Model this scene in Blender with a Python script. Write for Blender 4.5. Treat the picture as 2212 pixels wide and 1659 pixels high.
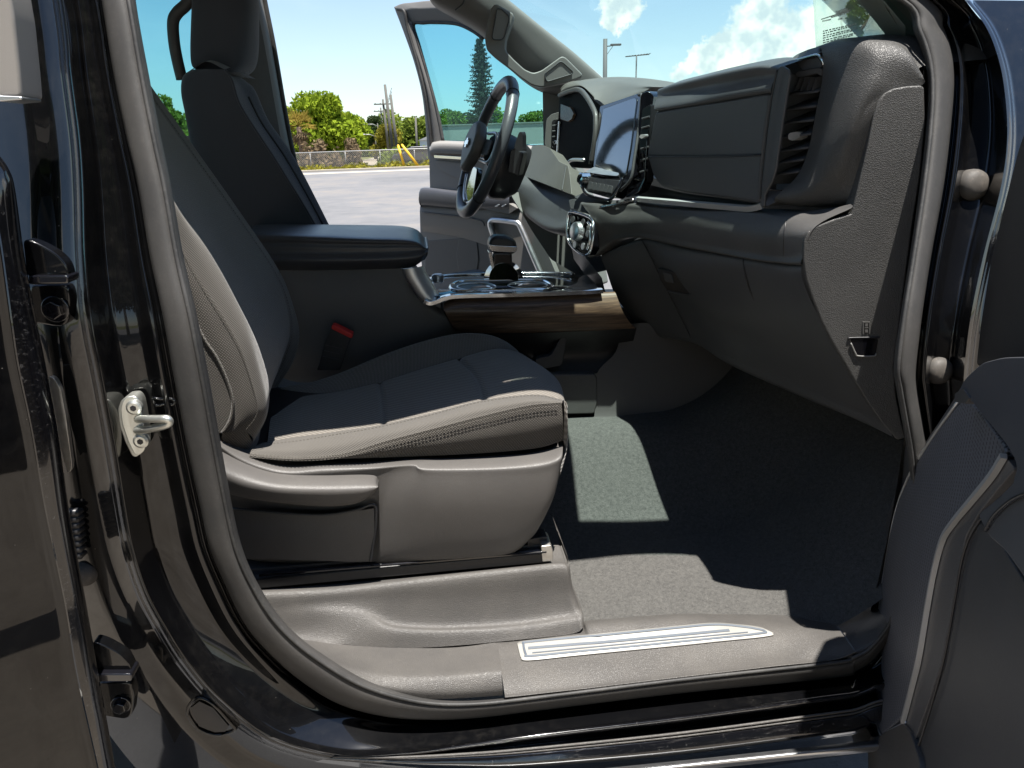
import bpy, bmesh, math, random
import numpy as np
from mathutils import Vector, Matrix
random.seed(7); rng = np.random.default_rng(7)
for o in list(bpy.data.objects): bpy.data.objects.remove(o)
SC = bpy.context.scene
COL = SC.collection

# ------------------------------------------------------------------ camera
# world: X towards the truck's bonnet, Y across the cabin, Z up, ground at z = 0
FPX = 1530.0; CU, CV = 1106.0, 829.5            # focal length and centre on a 2212 x 1659 picture
_dn = np.array([157.0, 4499.0, FPX]); _dn /= np.linalg.norm(_dn)
_ux = 15860.0; _vx = 320 - .035 * (_ux - 780)
_X = np.array([_ux - CU, _vx - CV, FPX]); _X -= _dn * (_X @ _dn); _X /= np.linalg.norm(_X)
_Z = -_dn; _Y = np.cross(_Z, _X)
CM = np.array([_X, _Y, _Z])                      # world = CM @ cam (x right, y down, z forward)
CP = np.array([0.0, 0.0, 1.42])
cam_d = bpy.data.cameras.new('camera'); cam = bpy.data.objects.new('camera', cam_d); COL.objects.link(cam)
R3 = np.stack([CM[:, 0], -CM[:, 1], -CM[:, 2]], axis=1)
m4 = Matrix.Identity(4)
for i in range(3):
    for j in range(3): m4[i][j] = float(R3[i, j])
    m4[i][3] = float(CP[i])
cam.matrix_world = m4
cam_d.sensor_fit = 'HORIZONTAL'; cam_d.sensor_width = 36.0; cam_d.lens = 36.0 * FPX / 2212.0
cam_d.clip_start = 0.02; cam_d.clip_end = 4000
SC.camera = cam

# ------------------------------------------------------------------ world, sun, exposure
SUN_TO = np.array([0.08, -0.185, 1.0]); SUN_TO /= np.linalg.norm(SUN_TO)
SUN_EL = math.asin(SUN_TO[2]); SUN_AZ = math.atan2(SUN_TO[0], SUN_TO[1])   # azimuth clockwise from +Y
W = bpy.data.worlds.new('World'); SC.world = W; W.use_nodes = True
wn, wl = W.node_tree.nodes, W.node_tree.links
wn.clear()
def wnode(t, **k):
    n = wn.new(t)
    for a, b in k.items(): setattr(n, a, b)
    return n
w_out = wnode('ShaderNodeOutputWorld'); w_bg = wnode('ShaderNodeBackground')
w_bg.inputs['Strength'].default_value = 0.060
w_sky = wnode('ShaderNodeTexSky', sky_type='NISHITA', sun_disc=False)
w_sky.sun_elevation = SUN_EL; w_sky.sun_rotation = SUN_AZ
w_sky.altitude = 0; w_sky.air_density = 1.1; w_sky.dust_density = 0.3; w_sky.ozone_density = 3.0
w_tc = wnode('ShaderNodeTexCoord')
def wmath(op, a, b=None, c=None, clamp=False):
    n = wnode('ShaderNodeMath', operation=op); n.use_clamp = clamp
    for i, x in enumerate((a, b, c)):
        if x is None: continue
        if isinstance(x, (int, float)): n.inputs[i].default_value = x
        else: wl.new(x, n.inputs[i])
    return n.outputs[0]
def wvec(op, a, b):
    n = wnode('ShaderNodeVectorMath', operation=op)
    for i, x in enumerate((a, b)):
        if x is None: continue
        if isinstance(x, (tuple, list)): n.inputs[i].default_value = x
        else: wl.new(x, n.inputs[i])
    return n.outputs['Value'] if op in ('LENGTH', 'DISTANCE', 'DOT_PRODUCT') else n.outputs['Vector']
def wnoise(vec, scale, detail=6, rough=.55):
    n = wnode('ShaderNodeTexNoise'); wl.new(vec, n.inputs['Vector'])
    n.inputs['Scale'].default_value = scale; n.inputs['Detail'].default_value = detail; n.inputs['Roughness'].default_value = rough
    return n
def wrange(x, a, b, c=0.0, d=1.0):
    n = wnode('ShaderNodeMapRange', interpolation_type='SMOOTHSTEP'); wl.new(x, n.inputs[0])
    for i, v in enumerate((a, b, c, d)): n.inputs[i + 1].default_value = v
    return n.outputs[0]
w_dir = w_tc.outputs['Generated']
# thin high cloud, everywhere
w_st = wvec('MULTIPLY', w_dir, (1.0, 1.0, 3.2))
w_thin = wrange(wnoise(w_st, 2.3, 5, .6).outputs['Fac'], .48, .82, 0, .28)
# cumulus heaps standing round the whole horizon
def pdir(u, v):
    d = CM @ np.array([u - CU, v - CV, FPX]); return d / np.linalg.norm(d)
heaps = [(pdir(1650, 85), .072), (pdir(1600, 118), .055), (pdir(1710, 112), .062), (pdir(1655, 25), .052), (pdir(1735, 85), .04), (pdir(1522, 134), .036),
         (pdir(1330, -6), .035), (pdir(1500, -150), .07), (pdir(1950, -40), .09), (pdir(1160, 262), .02)]
_r = random.Random(3)
for k in range(8):
    az = .9 + k * .65; el = .12 + .16 * _r.random()
    heaps.append((np.array([math.sin(az) * math.cos(el), math.cos(az) * math.cos(el), math.sin(el)]), .07 + .08 * _r.random()))
w_nz = wnoise(w_dir, 19, 5, .62)
w_pd = wvec('ADD', w_dir, wvec('MULTIPLY', wvec('SUBTRACT', w_nz.outputs['Color'], (.5, .5, .5)), (.125, .125, .125)))
w_mask = None; w_hi = None
for c, r in heaps:
    dd = wvec('DISTANCE', w_pd, tuple(float(x) for x in c))
    mk_ = wrange(dd, r, r * .76)
    w_mask = mk_ if w_mask is None else wmath('MAXIMUM', w_mask, mk_)
w_c1 = wnode('ShaderNodeMix', data_type='RGBA'); wl.new(w_thin, w_c1.inputs[0]); wl.new(w_sky.outputs[0], w_c1.inputs[6])
w_c1.inputs[7].default_value = (7.4, 8.2, 9.0, 1)
w_sep = wnode('ShaderNodeSeparateXYZ'); wl.new(w_dir, w_sep.inputs[0])
w_hz = wrange(w_sep.outputs[2], 0.0, .34, .26, 0.0)               # pale horizon haze, all round
w_ch = wnode('ShaderNodeMix', data_type='RGBA'); wl.new(w_hz, w_ch.inputs[0]); wl.new(w_c1.outputs[2], w_ch.inputs[6]); w_ch.inputs[7].default_value = (5.6, 6.6, 7.6, 1)
w_sh = wrange(wnoise(wvec('ADD', w_dir, (0, 0, .02)), 30, 3, .6).outputs['Fac'], .35, .65)
w_cc = wnode('ShaderNodeMix', data_type='RGBA'); wl.new(w_sh, w_cc.inputs[0])
w_cc.inputs[6].default_value = (5.2, 5.6, 5.9, 1); w_cc.inputs[7].default_value = (9.4, 8.9, 7.9, 1)
w_c2 = wnode('ShaderNodeMix', data_type='RGBA'); wl.new(wmath('MULTIPLY', w_mask, .9), w_c2.inputs[0])
wl.new(w_ch.outputs[2], w_c2.inputs[6]); wl.new(w_cc.outputs[2], w_c2.inputs[7])
wl.new(w_c2.outputs[2], w_bg.inputs['Color']); wl.new(w_bg.outputs[0], w_out.inputs[0])

sun_d = bpy.data.lights.new('sun', 'SUN'); sun_d.energy = 4.1; sun_d.angle = math.radians(.53); sun_d.color = (1.0, .955, .89)
sun = bpy.data.objects.new('sun', sun_d); COL.objects.link(sun)
sun.rotation_euler = Vector([float(x) for x in SUN_TO]).to_track_quat('Z', 'Y').to_euler(); sun.location = (0, -4, 12)
VS = SC.view_settings; VS.view_transform = 'Standard'; VS.look = 'None'; VS.gamma = 1; VS.use_curve_mapping = False
VS.exposure = 1.62
SC.render.engine = 'CYCLES'
try:
    W.cycles.sampling_method = 'MANUAL'; W.cycles.sample_map_resolution = 512
except Exception: pass
try:
    SC.cycles.max_bounces = 8; SC.cycles.transparent_max_bounces = 8; SC.cycles.diffuse_bounces = 5; SC.cycles.glossy_bounces = 3; SC.cycles.transmission_bounces = 4
    SC.cycles.caustics_reflective = False; SC.cycles.caustics_refractive = False
except Exception: pass

# ------------------------------------------------------------------ pixel -> place helpers
def ray(u, v):
    d = CM @ np.array([u - CU, v - CV, FPX]); return d / np.linalg.norm(d)
def PY(u, v, y): d = ray(u, v); return CP + d * (y - CP[1]) / d[1]
def PZ(u, v, z): d = ray(u, v); return CP + d * (z - CP[2]) / d[2]
def PP(u, v, pl, off=0.0):
    p0, n = pl; d = ray(u, v); return CP + d * (((p0 + n * off) - CP) @ n) / (d @ n)
def plane3(a, b, c):
    n = np.cross(b - a, c - a); n /= np.linalg.norm(n)
    if n @ (CP - a) < 0: n = -n
    return (a, n)
def yap(z): return .95 + max(0.0, z - 1.2) * .25
def yapA(z): return .95 + max(0.0, z - 1.12) * .38
def PF(u, v, f, off=0.0):
    y = 1.0
    for _ in range(8): y = f(PY(u, v, y)[2]) + off
    return PY(u, v, y)
def Q(pts, y=None, dy=0.0):
    """pixels (u, v[, y]) to places; 3-D tuples as arrays pass through"""
    out = []
    for p in pts:
        if isinstance(p, np.ndarray): out.append(p)
        elif len(p) == 3: out.append(PY(p[0], p[1], p[2] + dy))
        elif callable(y): out.append(PF(p[0], p[1], y, dy))
        else: out.append(PY(p[0], p[1], y + dy))
    return out
def V3(*a): return np.array(a, float)

# ------------------------------------------------------------------ curve helpers
def catmull(P, per, closed=False):
    P = [np.asarray(p, float) for p in P]; n = len(P)
    if n == 2: return [P[0] + (P[1] - P[0]) * t for t in np.linspace(0, 1, per + 1)]
    out = []
    for i in range(n if closed else n - 1):
        p1, p2 = P[i], P[(i + 1) % n]
        p0 = P[i - 1] if (closed or i > 0) else 2 * p1 - p2
        p3 = P[(i + 2) % n] if (closed or i + 2 < n) else 2 * p2 - p1
        for k in range(per):
            t = k / per
            out.append(.5 * ((2 * p1) + (-p0 + p2) * t + (2 * p0 - 5 * p1 + 4 * p2 - p3) * t * t + (-p0 + 3 * p1 - 3 * p2 + p3) * t ** 3))
    if not closed: out.append(P[-1])
    return out
def resample(P, n, closed=False):
    P = np.array(P)
    if closed: P = np.vstack([P, P[:1]])
    d = np.r_[0, np.cumsum(np.linalg.norm(np.diff(P, axis=0), axis=1))]
    t = np.linspace(0, d[-1], n + 1)[:-1] if closed else np.linspace(0, d[-1], n)
    return [np.array([np.interp(s, d, P[:, k]) for k in range(3)]) for s in t]
def rpoly(P, r, closed=True, seg=4):
    P = [np.asarray(p, float) for p in P]; n = len(P); out = []
    for i in range(n):
        if not closed and i in (0, n - 1): out.append(P[i]); continue
        a, b, c = P[i - 1], P[i], P[(i + 1) % n]
        la, lc = np.linalg.norm(a - b), np.linalg.norm(c - b)
        if la < 1e-9 or lc < 1e-9: out += [b] * (seg + 1); continue
        ra, rc = min(r, .45 * la), min(r, .45 * lc)
        s, e = b + (a - b) / la * ra, b + (c - b) / lc * rc
        for k in range(seg + 1):
            t = k / seg; out.append((1 - t) ** 2 * s + 2 * t * (1 - t) * b + t * t * e)
    return out

# ------------------------------------------------------------------ objects
WLOC = {}; WM = {}; _BV = {}
def link(name, data, parent=None, loc=(0, 0, 0)):
    o = bpy.data.objects.new(name, data); COL.objects.link(o)
    w = np.array(loc, float); WLOC[o.name] = w
    if parent is not None:
        o.parent = parent; o.location = [float(x) for x in (w - WLOC[parent.name])]
    else: o.location = [float(x) for x in w]
    return o
def tag(o, label=None, cat=None, group=None, kind=None):
    if label: o['label'] = label
    if cat: o['category'] = cat
    if group: o['group'] = group
    if kind: o['kind'] = kind
    return o
def empty(name, loc, label=None, cat=None, group=None):
    o = link(name, None, None, loc); o.empty_display_size = .2
    return tag(o, label, cat, group)
def mk(name, verts, faces, mat, parent=None, angle=35, bevel=0, seg=3, solid=0, label=None, flip=False, kind=None, sub=0, soff=-1, recalc=True, mats=None, midx=None):
    V = np.array(verts, float); c = (V.min(0) + V.max(0)) / 2
    me = bpy.data.meshes.new(name); me.from_pydata((V - c).tolist(), [], [list(f) for f in faces])
    if recalc:
        bm = bmesh.new(); bm.from_mesh(me)
        bmesh.ops.recalc_face_normals(bm, faces=bm.faces)
        bm.to_mesh(me); bm.free()
    if flip: me.flip_normals()
    for m in (mats or [mat]): me.materials.append(M[m])
    if midx is not None: me.polygons.foreach_set('material_index', np.array(midx, dtype=np.int32))
    if angle >= 180: me.shade_smooth()
    elif angle > 0:
        me.shade_smooth(); me.set_sharp_from_angle(angle=math.radians(angle))
    o = link(name, me, parent, c); WM[o.name] = (V, [tuple(f) for f in faces])
    if solid:
        s = o.modifiers.new('solid', 'SOLIDIFY'); s.thickness = solid; s.offset = soff
    if bevel:
        b = o.modifiers.new('bevel', 'BEVEL'); b.width = bevel; b.segments = seg; b.limit_method = 'ANGLE'; b.angle_limit = math.radians(32); b.harden_normals = True
    if sub:
        s = o.modifiers.new('sub', 'SUBSURF'); s.levels = sub; s.render_levels = sub
    if label: o['label'] = label
    if kind: o['kind'] = kind
    return o
def ON(o, u, v, off=.0006):
    """the place where the sight line of a pixel meets the surface of a built part (plus a small lift)"""
    from mathutils.bvhtree import BVHTree
    if o.name not in _BV: _BV[o.name] = BVHTree.FromPolygons([tuple(map(float, p)) for p in WM[o.name][0]], WM[o.name][1])
    d = ray(u, v); h, n, i, t = _BV[o.name].ray_cast(Vector(tuple(CP)), Vector(tuple(d)))
    if h is None:
        h, n, i, t = _BV[o.name].find_nearest(Vector(tuple(CP + d * 1.2)))
    n = np.array(n); n = n if n @ d < 0 else -n
    return np.array(h) + n * off
def ONP(o, L, off=.0006, per=5, closed=False):
    L2 = catmull([np.array([a, b, 0.0]) for a, b in L], per, closed); return [ON(o, p[0], p[1], off) for p in L2]
def decal(name, o, grid, mat, parent, th=.002, off=.001, **k):
    """thin plate that follows a surface; grid: rails of pixels"""
    R = [catmull([np.array([a, b, 0.0]) for a, b in r], 8) for r in grid]; n = len(R[0]); m = 6; vs = []
    for i in range(n):
        for j in range(m + 1):
            t = j / m * (len(R) - 1); a = min(int(t), len(R) - 2); p = R[a][i] * (1 - (t - a)) + R[a + 1][i] * (t - a); vs.append(ON(o, p[0], p[1], off + th))
    fs = [(i * (m + 1) + j, (i + 1) * (m + 1) + j, (i + 1) * (m + 1) + j + 1, i * (m + 1) + j + 1) for i in range(n - 1) for j in range(m)]
    A = np.array(vs); f0 = np.array(fs); nr = np.cross(A[f0[:, 2]] - A[f0[:, 0]], A[f0[:, 3]] - A[f0[:, 1]])
    if (nr * (CP - A[f0].mean(1))).sum() < 0: fs = [q[::-1] for q in fs]
    return mk(name, vs, fs, mat, parent, angle=60, recalc=False, solid=th, **k)
class G:
    """collects geometry for one mesh"""
    def __init__(s): s.v = []; s.f = []
    def add(s, v, f):
        b = len(s.v); s.v += [np.asarray(x, float) for x in v]; s.f += [[b + i for i in q] for q in f]; return s
    def box(s, c, h, R=None):
        c = np.asarray(c, float); h = np.asarray(h, float); R = np.eye(3) if R is None else R
        vs = [c + R @ (h * np.array([x, y, z])) for x in (-1, 1) for y in (-1, 1) for z in (-1, 1)]
        return s.add(vs, [(0, 1, 3, 2), (4, 6, 7, 5), (0, 4, 5, 1), (2, 3, 7, 6), (0, 2, 6, 4), (1, 5, 7, 3)])
    def tube(s, path, r, n=8, caps=True, closed=False, prof=None, up=None):
        P = [np.asarray(p, float) for p in path]; m = len(P)
        rs = r if hasattr(r, '__len__') else [r] * m
        T = []
        for i in range(m):
            a = P[i - 1] if (closed or i > 0) else P[i]; b = P[(i + 1) % m] if (closed or i < m - 1) else P[i]
            t = b - a; T.append(t / (np.linalg.norm(t) + 1e-12))
        N = np.array(up if up is not None else ([0, 0, 1] if abs(T[0][2]) < .9 else [1, 0, 0]), float)
        vs = []
        for i in range(m):
            if up is not None: N = np.array(up, float)
            N = N - T[i] * (N @ T[i]); N /= np.linalg.norm(N) + 1e-12; B = np.cross(T[i], N)
            if prof is None:
                for k in range(n):
                    a = 2 * math.pi * k / n; vs.append(P[i] + rs[i] * (math.cos(a) * N + math.sin(a) * B))
            else:
                for (a, b) in prof: vs.append(P[i] + rs[i] * (a * N + b * B))
        n = n if prof is None else len(prof)
        fs = []
        for i in range(m if closed else m - 1):
            j = (i + 1) % m
            for k in range(n): fs.append((i * n + k, i * n + (k + 1) % n, j * n + (k + 1) % n, j * n + k))
        if caps and not closed: fs += [tuple(range(n))[::-1], tuple(range((m - 1) * n, m * n))]
        return s.add(vs, fs)
    def plate(s, P, off):
        P = [np.asarray(p, float) for p in P]; off = np.asarray(off, float); n = len(P)
        vs = P + [p + off for p in P]
        fs = [tuple(range(n)), tuple(range(2 * n - 1, n - 1, -1))] + [(i, (i + 1) % n, n + (i + 1) % n, n + i) for i in range(n)]
        return s.add(vs, fs)
    def sphere(s, c, r, nu=16, nv=10, sc=(1, 1, 1), half=None):
        vs = []; c = np.asarray(c, float)
        for j in range(nv + 1):
            th = math.pi * j / nv
            for i in range(nu):
                ph = 2 * math.pi * i / nu
                vs.append(c + r * np.array([math.sin(th) * math.cos(ph) * sc[0], math.sin(th) * math.sin(ph) * sc[1], math.cos(th) * sc[2]]))
        fs = [(j * nu + i, j * nu + (i + 1) % nu, (j + 1) * nu + (i + 1) % nu, (j + 1) * nu + i) for j in range(nv) for i in range(nu)]
        return s.add(vs, fs)
    def build(s, name, mat, parent=None, **k): return mk(name, s.v, s.f, mat, parent, **k)
def plate(name, P, off, mat, parent, bevel=.004, **k): return G().plate(P, off).build(name, mat, parent, bevel=bevel, **k)
def tube(name, path, r, mat, parent, **k):
    kk = {x: k.pop(x) for x in ('n', 'caps', 'closed', 'prof', 'up') if x in k}
    return G().tube(path, r, **kk).build(name, mat, parent, **k)
def lgrid(rails, per=8, cross='smooth', cper=6, r=.01, closed=False, rs=None):
    """rails: K lists of the same number of places -> grid [columns][rows]"""
    if rs: R = [resample(catmull(a, 10, closed), rs, closed) for a in rails]
    else: R = [catmull(a, per, closed) for a in rails]
    cols = []
    for i in range(len(R[0])):
        c = [a[i] for a in R]
        if cross == 'smooth': cols.append(catmull(c, cper))
        elif cross == 'round': cols.append(rpoly(c, r, False, 4))
        else: cols.append(c)
    return cols
def gmesh(cols, closed=False):
    n = len(cols[0]); vs = [p for c in cols for p in c]; fs = []
    m = len(cols)
    for i in range(m if closed else m - 1):
        j = (i + 1) % m
        for k in range(n - 1): fs.append((i * n + k, j * n + k, j * n + k + 1, i * n + k + 1))
    return vs, fs
def loft(name, rails, mat, parent, per=8, cross='smooth', cper=6, r=.01, closed=False, rs=None, face=None, **k):
    """face: the side that should be the front; default faces the camera"""
    cols = lgrid(rails, per, cross, cper, r, closed, rs); vs, fs = gmesh(cols, closed)
    A = np.array(vs); f0 = np.array(fs)
    nrm = np.cross(A[f0[:, 2]] - A[f0[:, 0]], A[f0[:, 3]] - A[f0[:, 1]]); cen = A[f0].mean(1)
    tgt = (CP - cen) if face is None else np.asarray(face, float)[None, :]
    if (nrm * tgt).sum() < 0: fs = [tuple(q[::-1]) for q in fs]
    return mk(name, vs, fs, mat, parent, recalc=False, **k)
def stitch(path, step=.0065, ln=.0040, w=.0009, h=.0006, nrm=None, g=None, off=.0006):
    """little thread dashes along a path"""
    g = g or G(); P = np.array(path); d = np.r_[0, np.cumsum(np.linalg.norm(np.diff(P, axis=0), axis=1))]
    for s in np.arange(step / 2, d[-1] - step / 2, step):
        c = np.array([np.interp(s, d, P[:, k]) for k in range(3)]); e = np.array([np.interp(s + .002, d, P[:, k]) for k in range(3)])
        t = e - c; t /= np.linalg.norm(t) + 1e-12
        n = (CP - c) / np.linalg.norm(CP - c) if nrm is None else np.asarray(nrm, float)
        n = n - t * (n @ t); n /= np.linalg.norm(n); b = np.cross(n, t)
        g.box(c + n * off, (ln / 2, w / 2, h / 2), np.stack([t, b, n], axis=1))
    return g
# ------------------------------------------------------------------ materials
M = {}
class MB:
    def __init__(s, name):
        s.m = bpy.data.materials.new(name); s.m.use_nodes = True; s.n = s.m.node_tree.nodes; s.l = s.m.node_tree.links
        s.n.clear(); s.out = s.n.new('ShaderNodeOutputMaterial'); M[name] = s.m
        s.tc = s.n.new('ShaderNodeTexCoord')
    def node(s, t, **k):
        n = s.n.new(t)
        for a, b in k.items(): setattr(n, a, b)
        return n
    def coord(s, sc=(1, 1, 1), rot=(0, 0, 0), world=False):
        mp = s.node('ShaderNodeMapping'); mp.inputs['Scale'].default_value = sc; mp.inputs['Rotation'].default_value = rot
        if world:
            g = s.node('ShaderNodeNewGeometry'); s.l.new(g.outputs['Position'], mp.inputs[0])
        else: s.l.new(s.tc.outputs['Object'], mp.inputs[0])
        return mp.outputs[0]
    def noise(s, vec, scale, detail=4, rough=.55, dist=0):
        n = s.node('ShaderNodeTexNoise'); s.l.new(vec, n.inputs['Vector']); n.inputs['Scale'].default_value = scale
        n.inputs['Detail'].default_value = detail; n.inputs['Roughness'].default_value = rough; n.inputs['Distortion'].default_value = dist
        return n.outputs['Fac']
    def voro(s, vec, scale, feat='F1', out='Distance', rnd=1.0):
        n = s.node('ShaderNodeTexVoronoi', feature=feat); s.l.new(vec, n.inputs['Vector']); n.inputs['Scale'].default_value = scale
        n.inputs['Randomness'].default_value = rnd
        return n.outputs[out]
    def ramp(s, fac, stops):
        r = s.node('ShaderNodeValToRGB'); s.l.new(fac, r.inputs[0]); e = r.color_ramp.elements
        while len(e) < len(stops): e.new(.5)
        for i, (p, c) in enumerate(stops):
            e[i].position = p; e[i].color = (c, c, c, 1) if isinstance(c, (int, float)) else (*c, 1)
        return r.outputs[0]
    def mix(s, fac, a, b):
        n = s.node('ShaderNodeMix', data_type='RGBA')
        for i, x in ((0, fac), (6, a), (7, b)):
            if hasattr(x, 'is_linked') or hasattr(x, 'links'): s.l.new(x, n.inputs[i])
            elif isinstance(x, (int, float)): n.inputs[i].default_value = x if i == 0 else (x, x, x, 1)
            else: n.inputs[i].default_value = (*x, 1)
        return n.outputs[2]
    def math(s, op, a, b=0.0, clamp=False):
        n = s.node('ShaderNodeMath', operation=op); n.use_clamp = clamp
        for i, x in enumerate((a, b)):
            if isinstance(x, (int, float)): n.inputs[i].default_value = x
            else: s.l.new(x, n.inputs[i])
        return n.outputs[0]
    def bsdf(s, col, rough=.5, metal=0, spec=.5, coat=0, coatr=.03, sheen=0, bump=None, bstr=.3, bdist=.001, trans=0, emit=None, sub=0):
        b = s.node('ShaderNodeBsdfPrincipled')
        def put(nm, x):
            if isinstance(x, (int, float)): b.inputs[nm].default_value = x
            elif isinstance(x, (tuple, list)): b.inputs[nm].default_value = (*x, 1)
            else: s.l.new(x, b.inputs[nm])
        put('Base Color', col if not isinstance(col, (int, float)) else (col, col, col)); put('Roughness', rough); put('Metallic', metal)
        put('Specular IOR Level', spec); put('Coat Weight', coat); put('Coat Roughness', coatr); put('Sheen Weight', sheen); put('Transmission Weight', trans)
        if sheen: b.inputs['Sheen Roughness'].default_value = .4
        if bump is not None:
            n = s.node('ShaderNodeBump'); n.inputs['Strength'].default_value = bstr; n.inputs['Distance'].default_value = bdist
            s.l.new(bump, n.inputs['Height']); s.l.new(n.outputs[0], b.inputs['Normal'])
        s.b = b; s.l.new(b.outputs[0], s.out.inputs[0]); return b
def grained(name, col, scale=420, bstr=.5, rough=.5, spec=.4, dust=.15, bd=.0006, dcol=(.27, .26, .245), sc=(1, 1, 1)):
    m = MB(name); c = m.coord(sc)
    e = m.voro(c, scale, 'DISTANCE_TO_EDGE'); h = m.math('MINIMUM', e, .25)
    big = m.noise(c, 9, 5, .65); fine = m.noise(c, 180, 3, .6)
    d = m.math('MULTIPLY', m.ramp(big, [(.42, 0), (.75, 1)]), dust)
    d2 = m.math('ADD', d, m.math('MULTIPLY', m.ramp(fine, [(.55, 0), (.8, 1)]), dust * .8), True)
    cc = m.mix(d2, col, dcol)
    rr = m.math('ADD', m.math('MULTIPLY', big, .16), rough - .08)
    m.bsdf(cc, rr, spec=spec, bump=m.math('ADD', h, m.math('MULTIPLY', fine, .2)), bstr=bstr, bdist=bd)
    return m
grained('dash_grain', (.058, .057, .055), 350, .75, .48, .42, .06, .0017)
grained('channel_grey', (.30, .28, .26), 500, .3, .5, .4, .1)
grained('dash_soft', (.062, .063, .066), 500, .4, .44, .42, .05, .0008)
grained('trim_brown', (.105, .097, .090), 420, .5, .40, .5, .12, .001, (.22, .20, .17))
grained('trim_smooth', (.086, .081, .077), 520, .45, .45, .45, .08, .0011, (.22, .20, .17))
grained('sill_grey', (.074, .070, .066), 400, .7, .48, .45, .12, .0016, (.24, .22, .19))
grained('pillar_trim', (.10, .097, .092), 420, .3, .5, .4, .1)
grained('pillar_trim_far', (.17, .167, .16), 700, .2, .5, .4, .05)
grained('seal_rubber', (.043, .042, .041), 700, .4, .58, .35, .12, .0010, (.22, .20, .18))
grained('seal_dark', (.03, .03, .03), 900, .3, .55, .35, .2)
grained('dark_plastic', (.050, .051, .054), 700, .3, .5, .4, .08)
grained('black_plastic', (.017, .017, .019), 700, .15, .38, .45, .03)
grained('door_dark', (.070, .069, .072), 420, .6, .45, .45, .08, .0012)
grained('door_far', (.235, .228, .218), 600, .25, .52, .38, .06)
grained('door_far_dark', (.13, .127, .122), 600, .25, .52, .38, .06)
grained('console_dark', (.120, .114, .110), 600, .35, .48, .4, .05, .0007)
grained('leather', (.062, .064, .073), 330, .4, .34, .5, .03, .0009)
grained('door_leather', (.072, .074, .082), 500, .3, .36, .5, .03, .0006)
grained('sail_black', (.012, .012, .013), 500, .2, .45, .4, .05)
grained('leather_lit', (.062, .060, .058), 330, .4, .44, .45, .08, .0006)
grained('dash_sunlit', (.098, .094, .085), 500, .25, .5, .4, .1)  # sunlit tone of the hood and knee panel put into the colour
grained('rubber_cap', (.062, .058, .054), 200, .15, .62, .3, .25, .0006, (.33, .28, .23))
# woven seat cloths
def cloth(name, c1, c2, scale=520, bstr=.8, ang=.785, sheen=.25, diag=True):
    m = MB(name); c = m.coord((1, 1, 1))
    a = m.node('ShaderNodeTexWave', wave_type='BANDS', bands_direction='DIAGONAL'); m.l.new(m.coord((1, 1, 1)), a.inputs[0]); a.inputs['Scale'].default_value = scale / 6.28 * 2; a.inputs['Distortion'].default_value = 1.2; a.inputs['Detail'].default_value = 1
    b = m.node('ShaderNodeTexWave', wave_type='BANDS', bands_direction='DIAGONAL'); m.l.new(m.coord((1, 1, -1)), b.inputs[0]); b.inputs['Scale'].default_value = scale / 6.28 * 2; b.inputs['Distortion'].default_value = 1.2; b.inputs['Detail'].default_value = 1
    w = m.math('MULTIPLY', a.outputs['Fac'], b.outputs['Fac']) if diag else a.outputs['Fac']
    big = m.noise(c, 12, 4); fine = m.noise(c, 900, 2)
    col = m.mix(m.math('ADD', m.math('MULTIPLY', w, .7), m.math('MULTIPLY', big, .3)), c1, c2)
    m.bsdf(col, .9, spec=.15, sheen=sheen, bump=m.math('ADD', w, m.math('MULTIPLY', fine, .5)), bstr=bstr, bdist=.0008)
cloth('cloth_weave', (.048, .044, .039), (.160, .148, .132), 400, 1.0)
cloth('cloth_rib', (.066, .061, .055), (.125, .117, .106), 420, .6, diag=False)
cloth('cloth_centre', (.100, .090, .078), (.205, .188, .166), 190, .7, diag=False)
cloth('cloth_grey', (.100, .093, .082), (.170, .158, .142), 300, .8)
cloth('cloth_shaded', (.046, .050, .062), (.080, .085, .103), 600, .5)  # seat cloth in shade: dark bluish cast put into the colour
cloth('thread', (.10, .092, .08), (.16, .148, .13), 900, .2)
m = MB('thread_dark'); m.bsdf((.03, .03, .032), .8)
# black car paint with dust and specks
m = MB('black_paint'); c = m.coord((1, 1, 1), world=True)
big = m.noise(c, 3.2, 6, .7); fine = m.noise(c, 55, 5, .7); sp = m.voro(c, 95, 'F1')
dust = m.math('MULTIPLY', m.ramp(big, [(.45, 0), (.8, 1)]), m.ramp(fine, [(.45, 0), (.8, 1)]))
spk = m.math('MULTIPLY', m.ramp(sp, [(.0, 1), (.05, 1), (.08, 0)]), m.ramp(fine, [(.58, 0), (.62, 1)]))
f = m.math('ADD', m.math('MULTIPLY', dust, .05), m.math('MULTIPLY', spk, .5), True)
m.bsdf(m.mix(f, (.0030, .0031, .0036), (.34, .31, .27)), m.math('ADD', m.math('MULTIPLY', f, .4), .25), spec=.08, coat=1.0, coatr=m.math('ADD', m.math('MULTIPLY', dust, .05), .02),
       bump=m.noise(c, 2.2, 3), bstr=.04, bdist=.02)
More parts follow.
